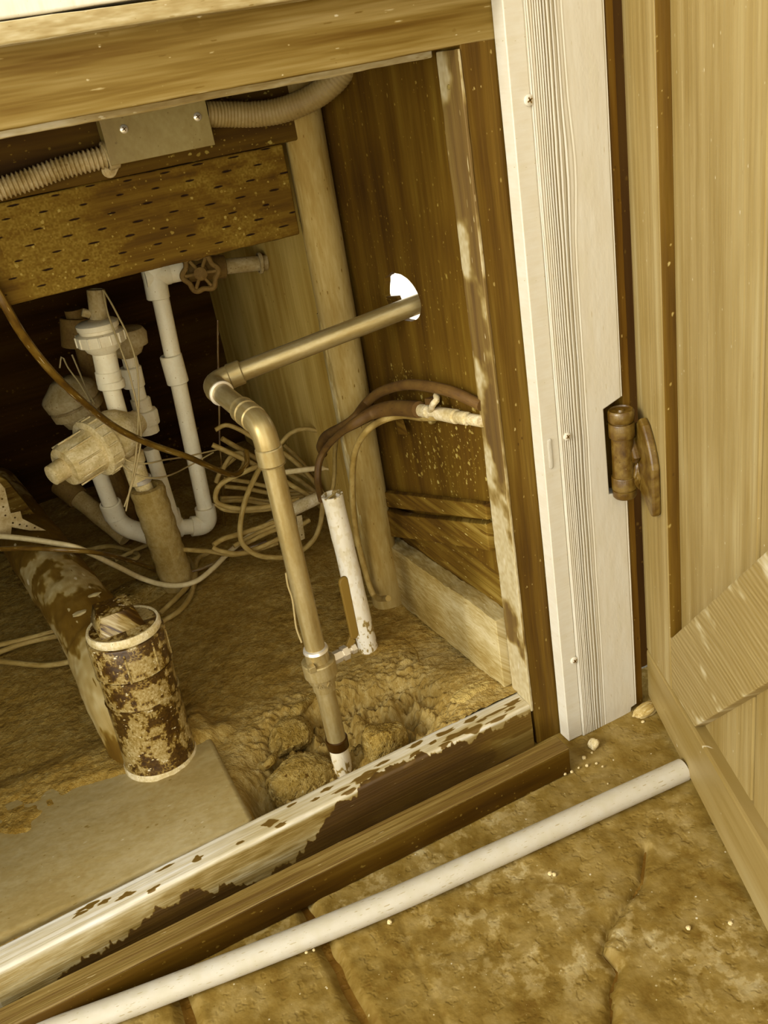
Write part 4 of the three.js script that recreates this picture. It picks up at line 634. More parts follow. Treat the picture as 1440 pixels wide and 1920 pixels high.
{ // insulated riser: foam sleeve, pipe, angle valve and top valve
  const f = (x, y) => 0; const X = -0.3095, Z = -0.63, base = [-0.307, 0.04, Z], st = [-0.3112, 0.222, -0.63], vt = [-0.3172, 0.4174, -0.63];
  const t = thing('sprinkler_riser', base, 'plastic riser in a foam sleeve carrying the big angled valve', 'valve');
  const r = 0.0133;
  const s0 = [base[0], 0.04, Z], s1 = [st[0], st[1] + 0.002, Z + 0.002];
  piece('foam_sleeve', (() => { const L = dist(s0, s1), g = turned([[0.028, 0], ...Array.from({ length: 24 }, (_, i) => [0.0265 + 0.0008 * Math.sin(i * 1.7), L * (i + 0.5) / 24.5]), [0.0255, L], [0.018, L + 0.001], [0.016, L - 0.01], [0.014, L - 0.05]], s0, s1, { rad: 40 }); return g; })(), M.foam, t);
  const v0 = [-0.3187, 0.3092, -0.63], p1 = [-0.3176, 0.2379, -0.63], mid = [-0.3204, 0.2835, -0.63];
  piece('lower_pipe', [pipe([s1[0], s1[1] - 0.04, Z], mid, r), collar([-0.3188, 0.2338, -0.63], [-0.3197, 0.2656, -0.63], r * 1.22, 0.04), collar([-0.3178, 0.2667, -0.63], [-0.317, 0.2868, -0.63], r * 1.3, 0.018)], M.dirtyPlastic, t);
  piece('clamp_band', collar([-0.3163, 0.2338, -0.63], [-0.3168, 0.2467, -0.63], r * 1.3, 0.008), M.solder, t);
  piece('upper_pipe', [pipe(mid, [-0.3177, 0.3972, -0.63], r), collar([-0.3168, 0.3871, -0.63], [-0.3136, 0.4163, -0.63], r * 1.5, 0.012), pipe([-0.3178, 0.3915, -0.63], [-0.3124, 0.444, -0.63], r * 1.28), collar([-0.3181, 0.3932, -0.63], [-0.3117, 0.4438, -0.63], r * 1.38, 0.02)], M.plastic, t);
  // angled valve body
  const A = [-0.3032, 0.3272, -0.625], B = [-0.4389, 0.3105, -0.56], at = (k) => lerp3(A, B, k), L = dist(A, B);
  const body = piece('angle_valve', turned([[0, -0.012], [0.016, -0.012], [0.02, 0], [0.034, L * 0.12], [0.0385, L * 0.2], [0.0385, L * 0.34], [0.04, L * 0.345], [0.04, L * 0.36], [0.0375, L * 0.365]], A, B, { rad: 36 }), M.dirtyPlastic, t);
  const nut = sub('bonnet', turned([[0.0375, L * 0.365], [0.043, L * 0.37], [0.0435, L * 0.5], [0.041, L * 0.51], [0.034, L * 0.515], [0.033, L * 0.56], [0.031, L * 0.8], [0.0285, L * 0.84], [0.014, L * 0.845]], A, B, { rad: 36 }), M.dirtyPlastic, body);
  const ribs = []; { const d = V(B).sub(V(A)).normalize(), e = new THREE.Vector3(0, 0, 1).cross(d).normalize(), g2 = d.clone().cross(e); for (let k = 0; k < 18; k++) { const q = k / 18 * 6.283, o = e.clone().multiplyScalar(Math.cos(q) * 0.0435).addScaledVector(g2, Math.sin(q) * 0.0435), o2 = o.clone().multiplyScalar(0.76); const w = (p, oo) => p.map((v, i) => v + oo.getComponent(i)); ribs.push(tube([w(at(0.39), o), w(at(0.49), o)], 0.0016, { rad: 6, straight: true, seg: 3 })); if (k % 2) ribs.push(tube([w(at(0.54), o2), w(at(0.8), o2)], 0.0014, { rad: 6, straight: true, seg: 3 })); } }
  sub('grip_ribs', ribs, M.dirtyPlastic, body);
  sub('outlet_cap', turned([[0.0145, L * 0.84], [0.0155, L * 0.85], [0.0148, L * 0.99], [0.012, L], [0, L]], A, B, { rad: 24 }), M.dirtyPlastic, body);
  // valve head on top, with a big slotted nut
  const h0 = [-0.3118, 0.4383, -0.63], h1 = [-0.3104, 0.4865, -0.63], hl = dist(h0, h1);
  const hd = piece('valve_head', turned([[r * 1.2, 0], [0.024, 0.006], [0.028, 0.014], [0.0335, 0.0145], [0.0345, 0.016], [0.0345, 0.03], [0.033, 0.031], [0.0275, 0.032], [0.0275, 0.036], [0.0295, 0.037], [0.03, 0.044], [0.026, 0.0465], [0.008, 0.047], [0, 0.047]], h0, h1, { rad: 40 }), M.plastic2, t);
  const nb = []; { const d = V(h1).sub(V(h0)).normalize(), e = new THREE.Vector3(0, 0, 1).cross(d).normalize(), g2 = d.clone().cross(e); for (let k = 0; k < 14; k++) { const q = k / 14 * 6.283, o = e.clone().multiplyScalar(Math.cos(q) * 0.0347).addScaledVector(g2, Math.sin(q) * 0.0347), w = (dd) => along(h0, h1, dd).map((v, i) => v + o.getComponent(i)); nb.push(tube([w(0.016), w(0.03)], 0.0015, { rad: 6, straight: true, seg: 3 })); } }
  sub('nut_ribs', nb, M.plastic2, hd);
  const k0 = [-0.3054, 0.4795, -0.64], k1 = [-0.2982, 0.5215, -0.64];
  piece('solenoid', [turned([[0, -0.008], [0.0165, -0.004], [0.0165, 0.004], [0.0128, 0.006], [0.0128, 0.045], [0.0118, 0.0465], [0.0095, 0.047], [0.0095, 0.04], [0, 0.04]], k0, k1, { rad: 24 }), collar([-0.3142, 0.4935, -0.64], [-0.3269, 0.5014, -0.64], 0.006, 0.012)], M.dullPlastic, t);
}
{ // second riser just behind with a union nut
  const Z = -0.72, r = 0.0118, q = (v) => v, P = [[-0.2744, 0.1165, -0.72], [-0.2769, 0.2499, -0.72], [-0.2739, 0.3137, -0.72], [-0.271, 0.3753, -0.72], [-0.2673, 0.426, -0.72]];
  const t = thing('union_riser', P[0], 'slim plastic riser with a union nut beside the foam sleeve', 'pipe');
  piece('pipe_body', pipe(P[0], P[1], r), M.plastic, t);
  const un = piece('union', [turned([[r, 0], [r * 1.5, 0.001], [r * 1.5, 0.014], [r * 1.75, 0.0145], [r * 1.85, 0.017], [r * 1.9, 0.036], [r * 1.8, 0.039], [r * 1.3, 0.0395], [r * 1.35, 0.058], [r, 0.06]], [-0.2726, 0.2747, -0.72], [-0.2704, 0.3352, -0.72], { rad: 10 })], M.plastic, t);
  piece('upper_pipe', [pipe([-0.2726, 0.3088, -0.72], P[4], r), collar([-0.2736, 0.3541, -0.72], [-0.2718, 0.3843, -0.72], r * 1.45, 0.032)], M.plastic, t);
  piece('valve_head', turned([[r, 0], [0.022, 0.006], [0.026, 0.014], [0.026, 0.018], [0.034, 0.019], [0.035, 0.036], [0.03, 0.044], [0.012, 0.046], [0, 0.046]], [-0.2703, 0.4012, -0.72], [-0.2659, 0.4509, -0.72], { rad: 32 }), M.dullPlastic, t);
}
{ // white loop: tee, down pipe with coupling, two bends
  const Z = -0.73, r = 0.0133, Tt = [-0.1939, 0.5088, -0.73], Kb = [-0.218, 0.0821, -0.73], Kl = [-0.276, 0.0977, -0.73], rt = [-0.1551, 0.5077, -0.73];
  const t = thing('pipe_loop', Kb, 'white plastic pipe loop dropping from a tee to two bends', 'pipe');
  piece('down_pipe', pipe(along(Kb, Tt, 0.01), Tt, r), M.plastic, t);
  piece('coupling', collar([-0.2042, 0.3374, -0.73], [-0.2043, 0.3893, -0.73], r * 1.32, 0.047), M.plastic, t);
  piece('tee', [collar([-0.1993, 0.4737, -0.73], [-0.1952, 0.5222, -0.73], r * 1.34, 0.05), turned([[r * 1.34, -0.004], [r * 1.34, 0.02], [r * 1.25, 0.022], [r, 0.023]], Tt, rt, { rad: 26 }), pipe(along(Tt, rt, -0.018), along(Tt, rt, 0.02), r * 1.3)], M.plastic, t);
  piece('side_socket', turned([[r, 0], [r * 1.3, 0.001], [r * 1.3, 0.029], [r, 0.03]], [-0.1811, 0.509, -0.73], rt, { rad: 26 }), M.plastic, t);
  piece('bend', [...elbow(Tt, Kb, Kl, r * 1.3, 0.02), pipe(along(Kb, Tt, 0.018), along(Kb, Tt, 0.034), r * 1.32), pipe(along(Kb, Kl, 0.018), along(Kb, Kl, 0.03), r * 1.32)], M.plastic, t);
  piece('foot_pipe', pipe(along(Kb, Kl, 0.01), Kl, r), M.plastic, t);
  const up = [-0.2753, 0.1485, -0.73];
  piece('bend', [...elbow(Kb, Kl, up, r * 1.25, 0.014), pipe(along(Kl, up, 0.012), along(Kl, up, 0.032), r * 1.28)], M.plastic, t);
  // stop valve on the supply from the wall
  const g0 = [-0.1539, 0.5058, -0.73], g1 = [WX + 0.011, [-0.019, 0.4881, -0.7216][1], [-0.019, 0.4881, -0.7216][2]];
  const s = thing('supply_pipe', g0, 'brown supply pipe with a round stop-valve wheel under the board', 'pipe');
  piece('pipe_body', pipe(g0, g1, r * 0.9), M.dullPlastic, s);
  piece('wall_flange', collar(along(g1, g0, 0.008), g0, r * 1.25, 0.006), M.dullPlastic, s);
  const w0 = [-0.1251, 0.5009, -0.72], w1 = [-0.1449, 0.5028, -0.66];
  const vb = piece('valve_body', [collar([-0.1456, 0.5046, -0.73], g1, r * 1.35, 0.06), turned([[0.012, 0], [0.011, 0.02], [0.006, 0.021], [0.006, 0.03]], w0, w1)], M.dullBrown, s);
  const wheel = []; { const d = V(w1).sub(V(w0)).normalize(), e = new THREE.Vector3(0, 1, 0).cross(d).normalize(), h = d.clone().cross(e), c = V(w0).addScaledVector(d, 0.028), ring = []; for (let k = 0; k < 48; k++) { const a = k / 48 * 6.283, q = 0.0255 * (1 + 0.1 * Math.cos(a * 6)); ring.push(c.clone().addScaledVector(e, Math.cos(a) * q).addScaledVector(h, Math.sin(a) * q).toArray()); } wheel.push(tube(ring, 0.0042, { closed: true, rad: 8, seg: 96 })); for (let k = 0; k < 3; k++) { const a = k / 3 * 3.1416; wheel.push(tube([-1, 1].map((sg) => c.clone().addScaledVector(e, Math.cos(a) * 0.024 * sg).addScaledVector(h, Math.sin(a) * 0.024 * sg).toArray()), 0.0028, { straight: true, rad: 8, seg: 4 })); } wheel.push(turned([[0, 0], [0.01, 0], [0.01, 0.006], [0.006, 0.008], [0, 0.008]], c.clone().addScaledVector(d, -0.002).toArray(), c.clone().addScaledVector(d, 1).toArray())); }
  sub('hand_wheel', wheel, M.dullBrown, vb, 'lobed hand wheel');
}
{ // pipe from the hidden valve to the low bend
  const Z = -0.75, r = 0.0133, a = [-0.3642, 0.2487, -0.75], k = [-0.3582, 0.1176, -0.77], b = [-0.2778, 0.0627, -0.745];
  const t = thing('low_pipe', k, 'plastic pipe with a forty-five degree bend behind the foam sleeve', 'pipe');
  piece('pipe_body', pipe(a, along(k, a, 0.015), r), M.plastic2, t);
  piece('bend', [...elbow(a, k, b, r * 1.25, 0.025), collar(along(k, a, 0.018), a, r * 1.35, 0.03), pipe(along(k, b, 0.02), along(k, b, 0.07), r * 1.25)], M.plastic2, t);
  piece('socket', turned([[r, 0], [r * 1.45, 0.001], [r * 1.5, 0.012], [r * 1.8, 0.02], [r * 1.75, 0.04], [r, 0.042]], [-0.3655, 0.2301, -0.75], [-0.3638, 0.2674, -0.75], { rad: 26 }), M.dullPlastic, t);
  const c0 = [-0.4166, 0.1657, -0.9], c1 = [-0.3488, 0.0775, -0.8];
  const d = thing('back_pipe', c1, 'dull plastic pipe sloping down behind the low bend', 'pipe');
  piece('pipe_body', pipe(c1, c0, 0.0165), M.dullBrown2, d);
  piece('elbow', collar(along(c0, c1, -0.01), c1, 0.0205, 0.045), M.dullBrown, d);
}
{ // a further valve in the dark
  const a = [-0.3496, 0.2731, -0.85], b = [-0.3689, 0.3694, -0.85];
  const t = thing('rear_valve', a, 'dusty ribbed valve half hidden in the dark behind the angled one', 'valve');
  piece('valve_body', turned([[0.012, 0], [0.03, 0.012], [0.036, 0.03], [0.044, 0.031], [0.045, 0.044], [0.04, 0.046], [0.046, 0.05], [0.048, 0.066], [0.043, 0.072], [0.03, 0.082], [0.02, 0.09], [0, 0.092]], a, b, { rad: 14 }), M.dullPlastic, t);
  piece('riser', pipe([a[0] + 0.02, 0.04, a[2]], a.map((v, i) => v + [0.012, 0.02, 0][i]), 0.014), M.dullBrown, t);
  const c = thing('rear_riser', [-0.3191, 0.3954, -0.95], 'dark capped riser at the very back of the cupboard', 'pipe');
  piece('pipe_body', [pipe([[-0.3191, 0.3954, -0.95][0], 0.04, -0.95], [-0.3046, 0.4484, -0.95], 0.016), collar([-0.3201, 0.386, -0.95], [-0.3091, 0.4308, -0.95], 0.024, 0.05)], M.dullBrown, c);
}

// ================================================================ ELECTRICAL
{
  const z = -0.3, l = [-0.2888, 0.6985, -0.3], r = [-0.1774, 0.698, -0.3], x0 = l[0], x1 = r[0], y0 = (l[1] + r[1]) / 2;
  const t = thing('junction_box', [(x0 + x1) / 2, y0, z - 0.03], 'square grey metal junction box with a flat screwed cover', 'junction box');
  piece('box_body', board([x0 + 0.002, x1 - 0.002], [y0 + 0.002, y0 + 0.112], [-0.334, z - 0.0018], { r: 0.002, seg: 8, wob: 0 }), M.steel, t);
  piece('cover', board([x0, x1], [y0, y0 + 0.114], [z - 0.0015, z], { r: 0.0007, seg: 8, wob: 0 }), M.steel, t);
  for (const q of [[-0.267, 0.7297, -0.3], [-0.1897, 0.7279, -0.3]]) { const s = screwGeo(q, [0, 0, 1], 0.0042), h = piece('screw', s.head, M.solder, t); sub('slot', s.slots, M.screwSlot, h); }
  const e = [-0.2866, 0.6929, -0.332], lug = piece('lug', prism((() => { const s = new THREE.Shape(); s.absarc(e[0], e[1], 0.008, 0.6, 5.4, false); s.lineTo(e[0] + 0.014, e[1] + 0.004); s.lineTo(e[0] + 0.012, e[1] + 0.014); return s; })(), 0.002, (a, b, k) => [a, b, -0.3345 + k], { bevel: 0.0005 }), M.strap, t);
  { const s = screwGeo([e[0], e[1], -0.3325], [0, 0, 1], 0.0055); const h = sub('lug_screw', s.head, M.strap, lug); }
  // corrugated conduit to the left, smooth ribbed conduit to the right
  const f = [[-0.285, 0.7072, -0.318], [-0.3102, 0.7062, -0.318], [-0.3377, 0.7042, -0.32], [-0.371, 0.6999, -0.32], [-0.4087, 0.6962, -0.32], [-0.4609, 0.6918, -0.32]], pitch = 0.0078, Lf = 0.3;
  const c1 = thing('flexible_conduit', f[0], 'corrugated metal conduit leaving the junction box to the left', 'conduit');
  piece('conduit_body', tube(f, (k) => 0.0102 + 0.0013 * Math.sin(k * Lf / pitch * 6.283), { seg: 420, rad: 18 }), M.strap, c1);
  piece('connector', collar([-0.2901, 0.7071, -0.318], [-0.2849, 0.7077, -0.318], 0.0145, 0.012), M.strap, c1);
  const g = [[-0.1765, 0.7285, -0.315], [-0.1507, 0.7241, -0.315], [-0.1231, 0.7193, -0.31], [-0.0959, 0.7188, -0.3], [-0.0693, 0.7246, -0.285], [-0.0498, 0.7345, -0.27], [-0.0347, 0.7481, -0.26], [-0.0265, 0.7654, -0.25]];
  const c2 = thing('flexible_conduit', g[0], 'smooth ribbed plastic conduit curving up from the junction box', 'conduit');
  piece('conduit_body', tube(g, (k) => 0.0132 + 0.0003 * Math.sin(k * 300), { seg: 300, rad: 22 }), M.flex, c2);
}
{ // perforated pipe strap
  const P = (a) => [a[0], a[1]];
  const o = [[-0.5062, 0.289, -0.66], [-0.5026, 0.279, -0.66], [-0.5074, 0.2391, -0.66], [-0.4939, 0.2377, -0.66], [-0.4948, 0.2253, -0.66], [-0.4694, 0.1956, -0.66], [-0.4915, 0.204, -0.66], [-0.513, 0.2176, -0.66], [-0.5187, 0.2052, -0.66], [-0.5462, 0.2157, -0.66], [-0.5197, 0.2937, -0.66]].map(P);
  const hs = [[-0.5113, 0.2645, -0.66], [-0.5139, 0.2522, -0.66], [-0.5154, 0.2384, -0.66], [-0.504, 0.2306, -0.66], [-0.5094, 0.2236, -0.66], [-0.5012, 0.2177, -0.66], [-0.4929, 0.2119, -0.66], [-0.4831, 0.2054, -0.66]].map((p) => circlePath(p[0], p[1], 0.0019));
  tag(part('pipe_strap', prism(o, 0.0016, (a, b, k) => [a, b, -0.66 + k], { bevel: 0.0003, holes: hs }), M.strap), 'perforated metal strap holding the drain pipe', 'strap');
}

// ================================================================ CABLES AND TUBES
const cable = (name, pts, r, m, label, category, group, o = {}) => tag(part(name, tube(pts, r, { rad: 10, ...o }), m), label, category, group);
cable('muddy_cable', [[-0.4395, 0.6326, -0.34], [-0.4303, 0.5891, -0.335], [-0.4207, 0.5429, -0.36], [-0.4031, 0.49, -0.4], [-0.3786, 0.4371, -0.44], [-0.3426, 0.3713, -0.5], [-0.3014, 0.3237, -0.53], [-0.2511, 0.2775, -0.56], [-0.2083, 0.2319, -0.59], [-0.178, 0.2055, -0.61], [-0.1514, 0.2065, -0.63], [-0.1411, 0.222, -0.65]], (k) => mix(0.0052, 0.0042, k), M.cable, 'thick muddy cable slanting down across the valves', 'cable');
cable('white_hose', [[-0.5533, 0.215, -0.6704], [-0.5049, 0.212, -0.6202], [-0.4656, 0.205, -0.5821], [-0.4341, 0.19, -0.5657], [-0.3939, 0.13, -0.6005], [-0.3565, 0.075, -0.6317], [-0.3227, 0.062, -0.6047], [-0.2868, 0.06, -0.5924], [-0.2494, 0.062, -0.6113], [-0.2127, 0.066, -0.6377], [-0.1657, 0.07, -0.6627], [-0.1127, 0.08, -0.668], [-0.0495, 0.1, -0.6412]], 0.0042, M.hose, 'clean white hose looping over the drain pipe', 'hose');
cable('black_hose', [[-0.5581, 0.21, -0.6271], [-0.5021, 0.208, -0.5874], [-0.4553, 0.2, -0.5576], [-0.4112, 0.17, -0.5743], [-0.3669, 0.11, -0.6378], [-0.3253, 0.062, -0.6669], [-0.2887, 0.058, -0.6369], [-0.2445, 0.058, -0.6313], [-0.2037, 0.06, -0.6411], [-0.1478, 0.062, -0.636]], 0.0036, M.cable, 'thin dark hose running beside the white hose', 'hose');
// coil of irrigation tubing
const CG = 'coiled irrigation tubing on the soil behind the copper pipe';
for (const [pts, r, label] of [
  [[[-0.124, 0.2201, -0.6], [-0.1546, 0.203, -0.58], [-0.1856, 0.1751, -0.56], [-0.2056, 0.135, -0.55], [-0.2028, 0.1095, -0.545], [-0.1803, 0.0874, -0.54], [-0.1382, 0.0727, -0.54], [-0.0996, 0.0791, -0.545], [-0.0771, 0.1008, -0.55], [-0.0594, 0.1388, -0.56]], 0.0042, 'irrigation tubing, large single loop sweeping low to the left of the copper riser'],
  [[[-0.1902, 0.2455, -0.66], [-0.1614, 0.2213, -0.65], [-0.1324, 0.1948, -0.64], [-0.0987, 0.1615, -0.63], [-0.063, 0.1229, -0.62]], 0.0042, 'irrigation tubing, straight cut end pointing up-left at the middle of the coil'],
  [[[-0.1709, 0.2535, -0.7], [-0.1519, 0.2559, -0.7], [-0.1337, 0.2445, -0.69], [-0.1138, 0.2238, -0.68], [-0.0884, 0.205, -0.67], [-0.0593, 0.2236, -0.66], [-0.035, 0.2249, -0.655], [-0.0078, 0.2118, -0.65]], 0.0038, 'irrigation tubing, thin arch rising over the coil on both sides of the riser'],
  [[[-0.1356, 0.2025, -0.62], [-0.1765, 0.1987, -0.62], [-0.2032, 0.192, -0.62], [-0.2152, 0.1727, -0.62], [-0.2099, 0.1631, -0.61], [-0.1854, 0.1513, -0.6], [-0.145, 0.1442, -0.59], [-0.0907, 0.138, -0.59]], 0.0042, 'irrigation tubing, wide flat loop with a rounded bend next to the white pipe bend'],
  [[[-0.2153, 0.1604, -0.63], [-0.2064, 0.1503, -0.62], [-0.1825, 0.1425, -0.61], [-0.1436, 0.135, -0.6], [-0.1028, 0.1299, -0.6]], 0.0038, "irrigation tubing, lower run just beneath the flat loop's rounded bend"],
  [[[-0.1991, 0.153, -0.66], [-0.1596, 0.1388, -0.66], [-0.1194, 0.122, -0.65], [-0.0662, 0.1166, -0.64]], 0.0034, 'irrigation tubing, upper of two thin level strands inside the flat loop'],
  [[[-0.2023, 0.152, -0.65], [-0.1629, 0.1388, -0.65], [-0.1232, 0.1212, -0.64], [-0.0707, 0.1139, -0.63]], 0.0034, 'irrigation tubing, lower of two thin level strands inside the flat loop'],
  [[[-0.1819, 0.175, -0.68], [-0.1483, 0.1584, -0.68], [-0.1088, 0.137, -0.67], [-0.0679, 0.118, -0.66], [-0.0312, 0.1029, -0.66]], 0.0036, 'irrigation tubing, upper of two sagging strands above the flat loop'],
  [[[-0.1853, 0.166, -0.67], [-0.1493, 0.1484, -0.67], [-0.1094, 0.1288, -0.66], [-0.0624, 0.1157, -0.65]], 0.0036, 'irrigation tubing, lower of two sagging strands above the flat loop'],
  [[[-0.1642, 0.2361, -0.7], [-0.1391, 0.2086, -0.7], [-0.1033, 0.1722, -0.69], [-0.0693, 0.1439, -0.68], [-0.0401, 0.1081, -0.66]], 0.0042, 'irrigation tubing, dark slanting strand behind the middle of the coil'],
  [[[-0.1775, 0.1877, -0.69], [-0.1649, 0.2009, -0.69], [-0.1524, 0.2115, -0.68], [-0.143, 0.2097, -0.67], [-0.1487, 0.1956, -0.66], [-0.163, 0.1885, -0.65]], 0.0038, 'irrigation tubing, small tight hook above the flat loop'],
  [[[-0.1924, 0.1648, -0.7], [-0.1772, 0.1842, -0.7], [-0.1536, 0.201, -0.69]], 0.004, 'irrigation tubing, short dark stub left of the small hook'],
  [[[-0.2465, 0.1215, -0.57], [-0.227, 0.1233, -0.575], [-0.1908, 0.1189, -0.58], [-0.1545, 0.1187, -0.58], [-0.1172, 0.1204, -0.58], [-0.0735, 0.1268, -0.58]], 0.0042, "irrigation tubing, low loop's upper strand running to the pale pipe stub"],
  [[[-0.2482, 0.1183, -0.57], [-0.2402, 0.1106, -0.565], [-0.2116, 0.0967, -0.56], [-0.176, 0.0954, -0.56], [-0.1385, 0.0995, -0.56], [-0.0867, 0.1061, -0.57]], 0.004, "irrigation tubing, low loop's lower strand with a rounded left end"],
  [[[-0.2887, 0.1085, -0.62], [-0.2539, 0.1041, -0.59], [-0.2182, 0.093, -0.57], [-0.1847, 0.0898, -0.565], [-0.147, 0.0867, -0.57]], 0.0038, 'irrigation tubing, lowest strand running left towards the foam sleeve'],
  [[[-0.2154, 0.1053, -0.575], [-0.1796, 0.1088, -0.58], [-0.142, 0.1131, -0.58], [-0.1036, 0.1183, -0.58]], 0.0038, 'irrigation tubing, inner strand of the low loop behind the riser'],
  [[[-0.1976, 0.1044, -0.57], [-0.159, 0.1069, -0.575], [-0.1219, 0.1075, -0.575]], 0.0036, 'irrigation tubing, shortest inner strand of the low loop'],
  [[[-0.0743, 0.1875, -0.68], [-0.0548, 0.1603, -0.67], [-0.0367, 0.1243, -0.66], [-0.0291, 0.1037, -0.65]], 0.0042, 'irrigation tubing, straight strand slanting down to the white pipe top'],
  [[[-0.069, 0.1505, -0.69], [-0.0462, 0.1359, -0.68], [-0.0303, 0.1113, -0.67], [-0.0267, 0.0951, -0.66]], 0.0038, 'irrigation tubing, short dark strand tucked right of the copper riser'],
  [[[-0.0612, 0.1876, -0.71], [-0.0405, 0.1541, -0.705], [-0.0204, 0.1149, -0.7], [-0.0104, 0.0835, -0.69]], 0.0032, 'irrigation tubing, thinnest dark strand against the pale back board'],
]) cable('irrigation_tube', pts, r, M.tube, label, 'tubing', CG);
cable('stray_tube', [[-0.1085, 0.1877, -0.6], [-0.0773, 0.1817, -0.6], [-0.0414, 0.1732, -0.6], [-0.0222, 0.1637, -0.6]], (k) => (k > 0.82 ? 0.0018 : 0.0045), M.hose, 'pale straight tube with a thin dark tip by the copper pipe', 'tubing');
{
  const a = [-0.1079, 0.1286, -0.58], b = [-0.0539, 0.1343, -0.58];
  cable('pale_pipe_stub', [a, lerp3(a, b, 0.5), b], 0.0105, M.tubePale, 'short fat pale pipe lying between copper and white pipes', 'pipe', undefined, { rad: 20, straight: true });
}
cable('low_tube', [[-0.6095, 0.06, -0.6239], [-0.5557, 0.062, -0.6048], [-0.5092, 0.06, -0.599], [-0.4856, 0.055, -0.6052]], 0.0042, M.tube, 'upper straight tube left of the drain pipe', 'tubing');
cable('low_tube', [[-0.6125, 0.055, -0.6045], [-0.5575, 0.058, -0.5995], [-0.504, 0.056, -0.5878], [-0.4744, 0.055, -0.5726]], 0.0042, M.tube, 'middle tube of the three left of the drain pipe', 'tubing');
cable('low_tube', [[-0.6128, 0.055, -0.6013], [-0.5705, 0.056, -0.5546], [-0.5293, 0.056, -0.5156], [-0.4858, 0.058, -0.4954], [-0.4568, 0.06, -0.4818]], 0.0042, M.tube, 'lowest sagging tube left of the drain pipe', 'tubing');
cable('flat_tube', [[-0.4146, 0.055, -0.8565], [-0.3793, 0.056, -0.8375], [-0.3574, 0.056, -0.8027], [-0.3426, 0.056, -0.7601], [-0.3639, 0.056, -0.7481]], 0.0042, M.tube, 'short curved tube end under the white hose', 'tubing');
cable('flat_tube', [[-0.3816, 0.056, -0.7756], [-0.3522, 0.058, -0.7787], [-0.3175, 0.06, -0.7824]], 0.004, M.tube, 'straight tube passing behind the foam sleeve', 'tubing');
cable('buried_tube', [[-0.3551, 0.046, -0.561], [-0.3236, 0.052, -0.5772], [-0.2941, 0.053, -0.605], [-0.2754, 0.052, -0.6448], [-0.2724, 0.052, -0.6969]], 0.0042, M.tube, 'tube rising from the soil right of cleanout, the inner one', 'tubing');
cable('buried_tube', [[-0.3618, 0.046, -0.533], [-0.3299, 0.052, -0.536], [-0.3045, 0.053, -0.5629], [-0.2814, 0.053, -0.6152], [-0.2608, 0.052, -0.6773], [-0.2367, 0.052, -0.6888]], 0.0042, M.tube, 'tube rising from the soil right of cleanout, the outer one', 'tubing');
// hoses on the side wall
cable('wall_hose', [[-0.075, 0.2517, -0.4666], [-0.08, 0.2704, -0.4555], [-0.085, 0.3036, -0.4054], [-0.09, 0.3401, -0.3256], [-0.085, 0.3622, -0.2852], [-0.06, 0.369, -0.3029], [-0.05, 0.3893, -0.2723], [-0.046, 0.412, -0.2105], [-0.045, 0.4245, -0.1524], [-0.043, 0.4306, -0.0952], [-0.035, 0.425, -0.0528]], 0.0062, M.hoseDark, 'muddy hose arching highest along the side wall', 'hose');
cable('wall_hose', [[-0.13, 0.2416, -0.3454], [-0.12, 0.253, -0.3772], [-0.11, 0.2765, -0.3858], [-0.1, 0.2966, -0.3769], [-0.095, 0.3308, -0.327], [-0.09, 0.3594, -0.2754], [-0.065, 0.3669, -0.271], [-0.05, 0.3765, -0.2414], [-0.046, 0.39, -0.1787]], (k) => mix(0.0048, 0.0098, ss(0.5, 0.8, k)), M.hoseDark, 'thick hose ending in the pale connector on the side wall', 'hose');
cable('wall_hose', [[-0.04, 0.392, -0.1314], [-0.041, 0.3763, -0.1869], [-0.044, 0.3676, -0.2319], [-0.06, 0.3594, -0.2568], [-0.085, 0.3573, -0.2479], [-0.09, 0.3286, -0.2803], [-0.092, 0.2961, -0.3029], [-0.094, 0.2434, -0.3227], [-0.096, 0.1839, -0.3312], [-0.092, 0.1285, -0.3378], [-0.088, 0.0873, -0.3395], [-0.086, 0.0768, -0.3281], [-0.086, 0.0988, -0.2824]], 0.0042, M.tube, 'thin tube dropping down the standpipe to the soil', 'hose');
cable('drooping_tube', [[-0.0715, 0.3016, -0.4], [-0.073, 0.2676, -0.42], [-0.0801, 0.2367, -0.42], [-0.0888, 0.2143, -0.42], [-0.1006, 0.2019, -0.43]], 0.003, M.tube, 'slender tube hanging behind the white pipe top', 'tubing');
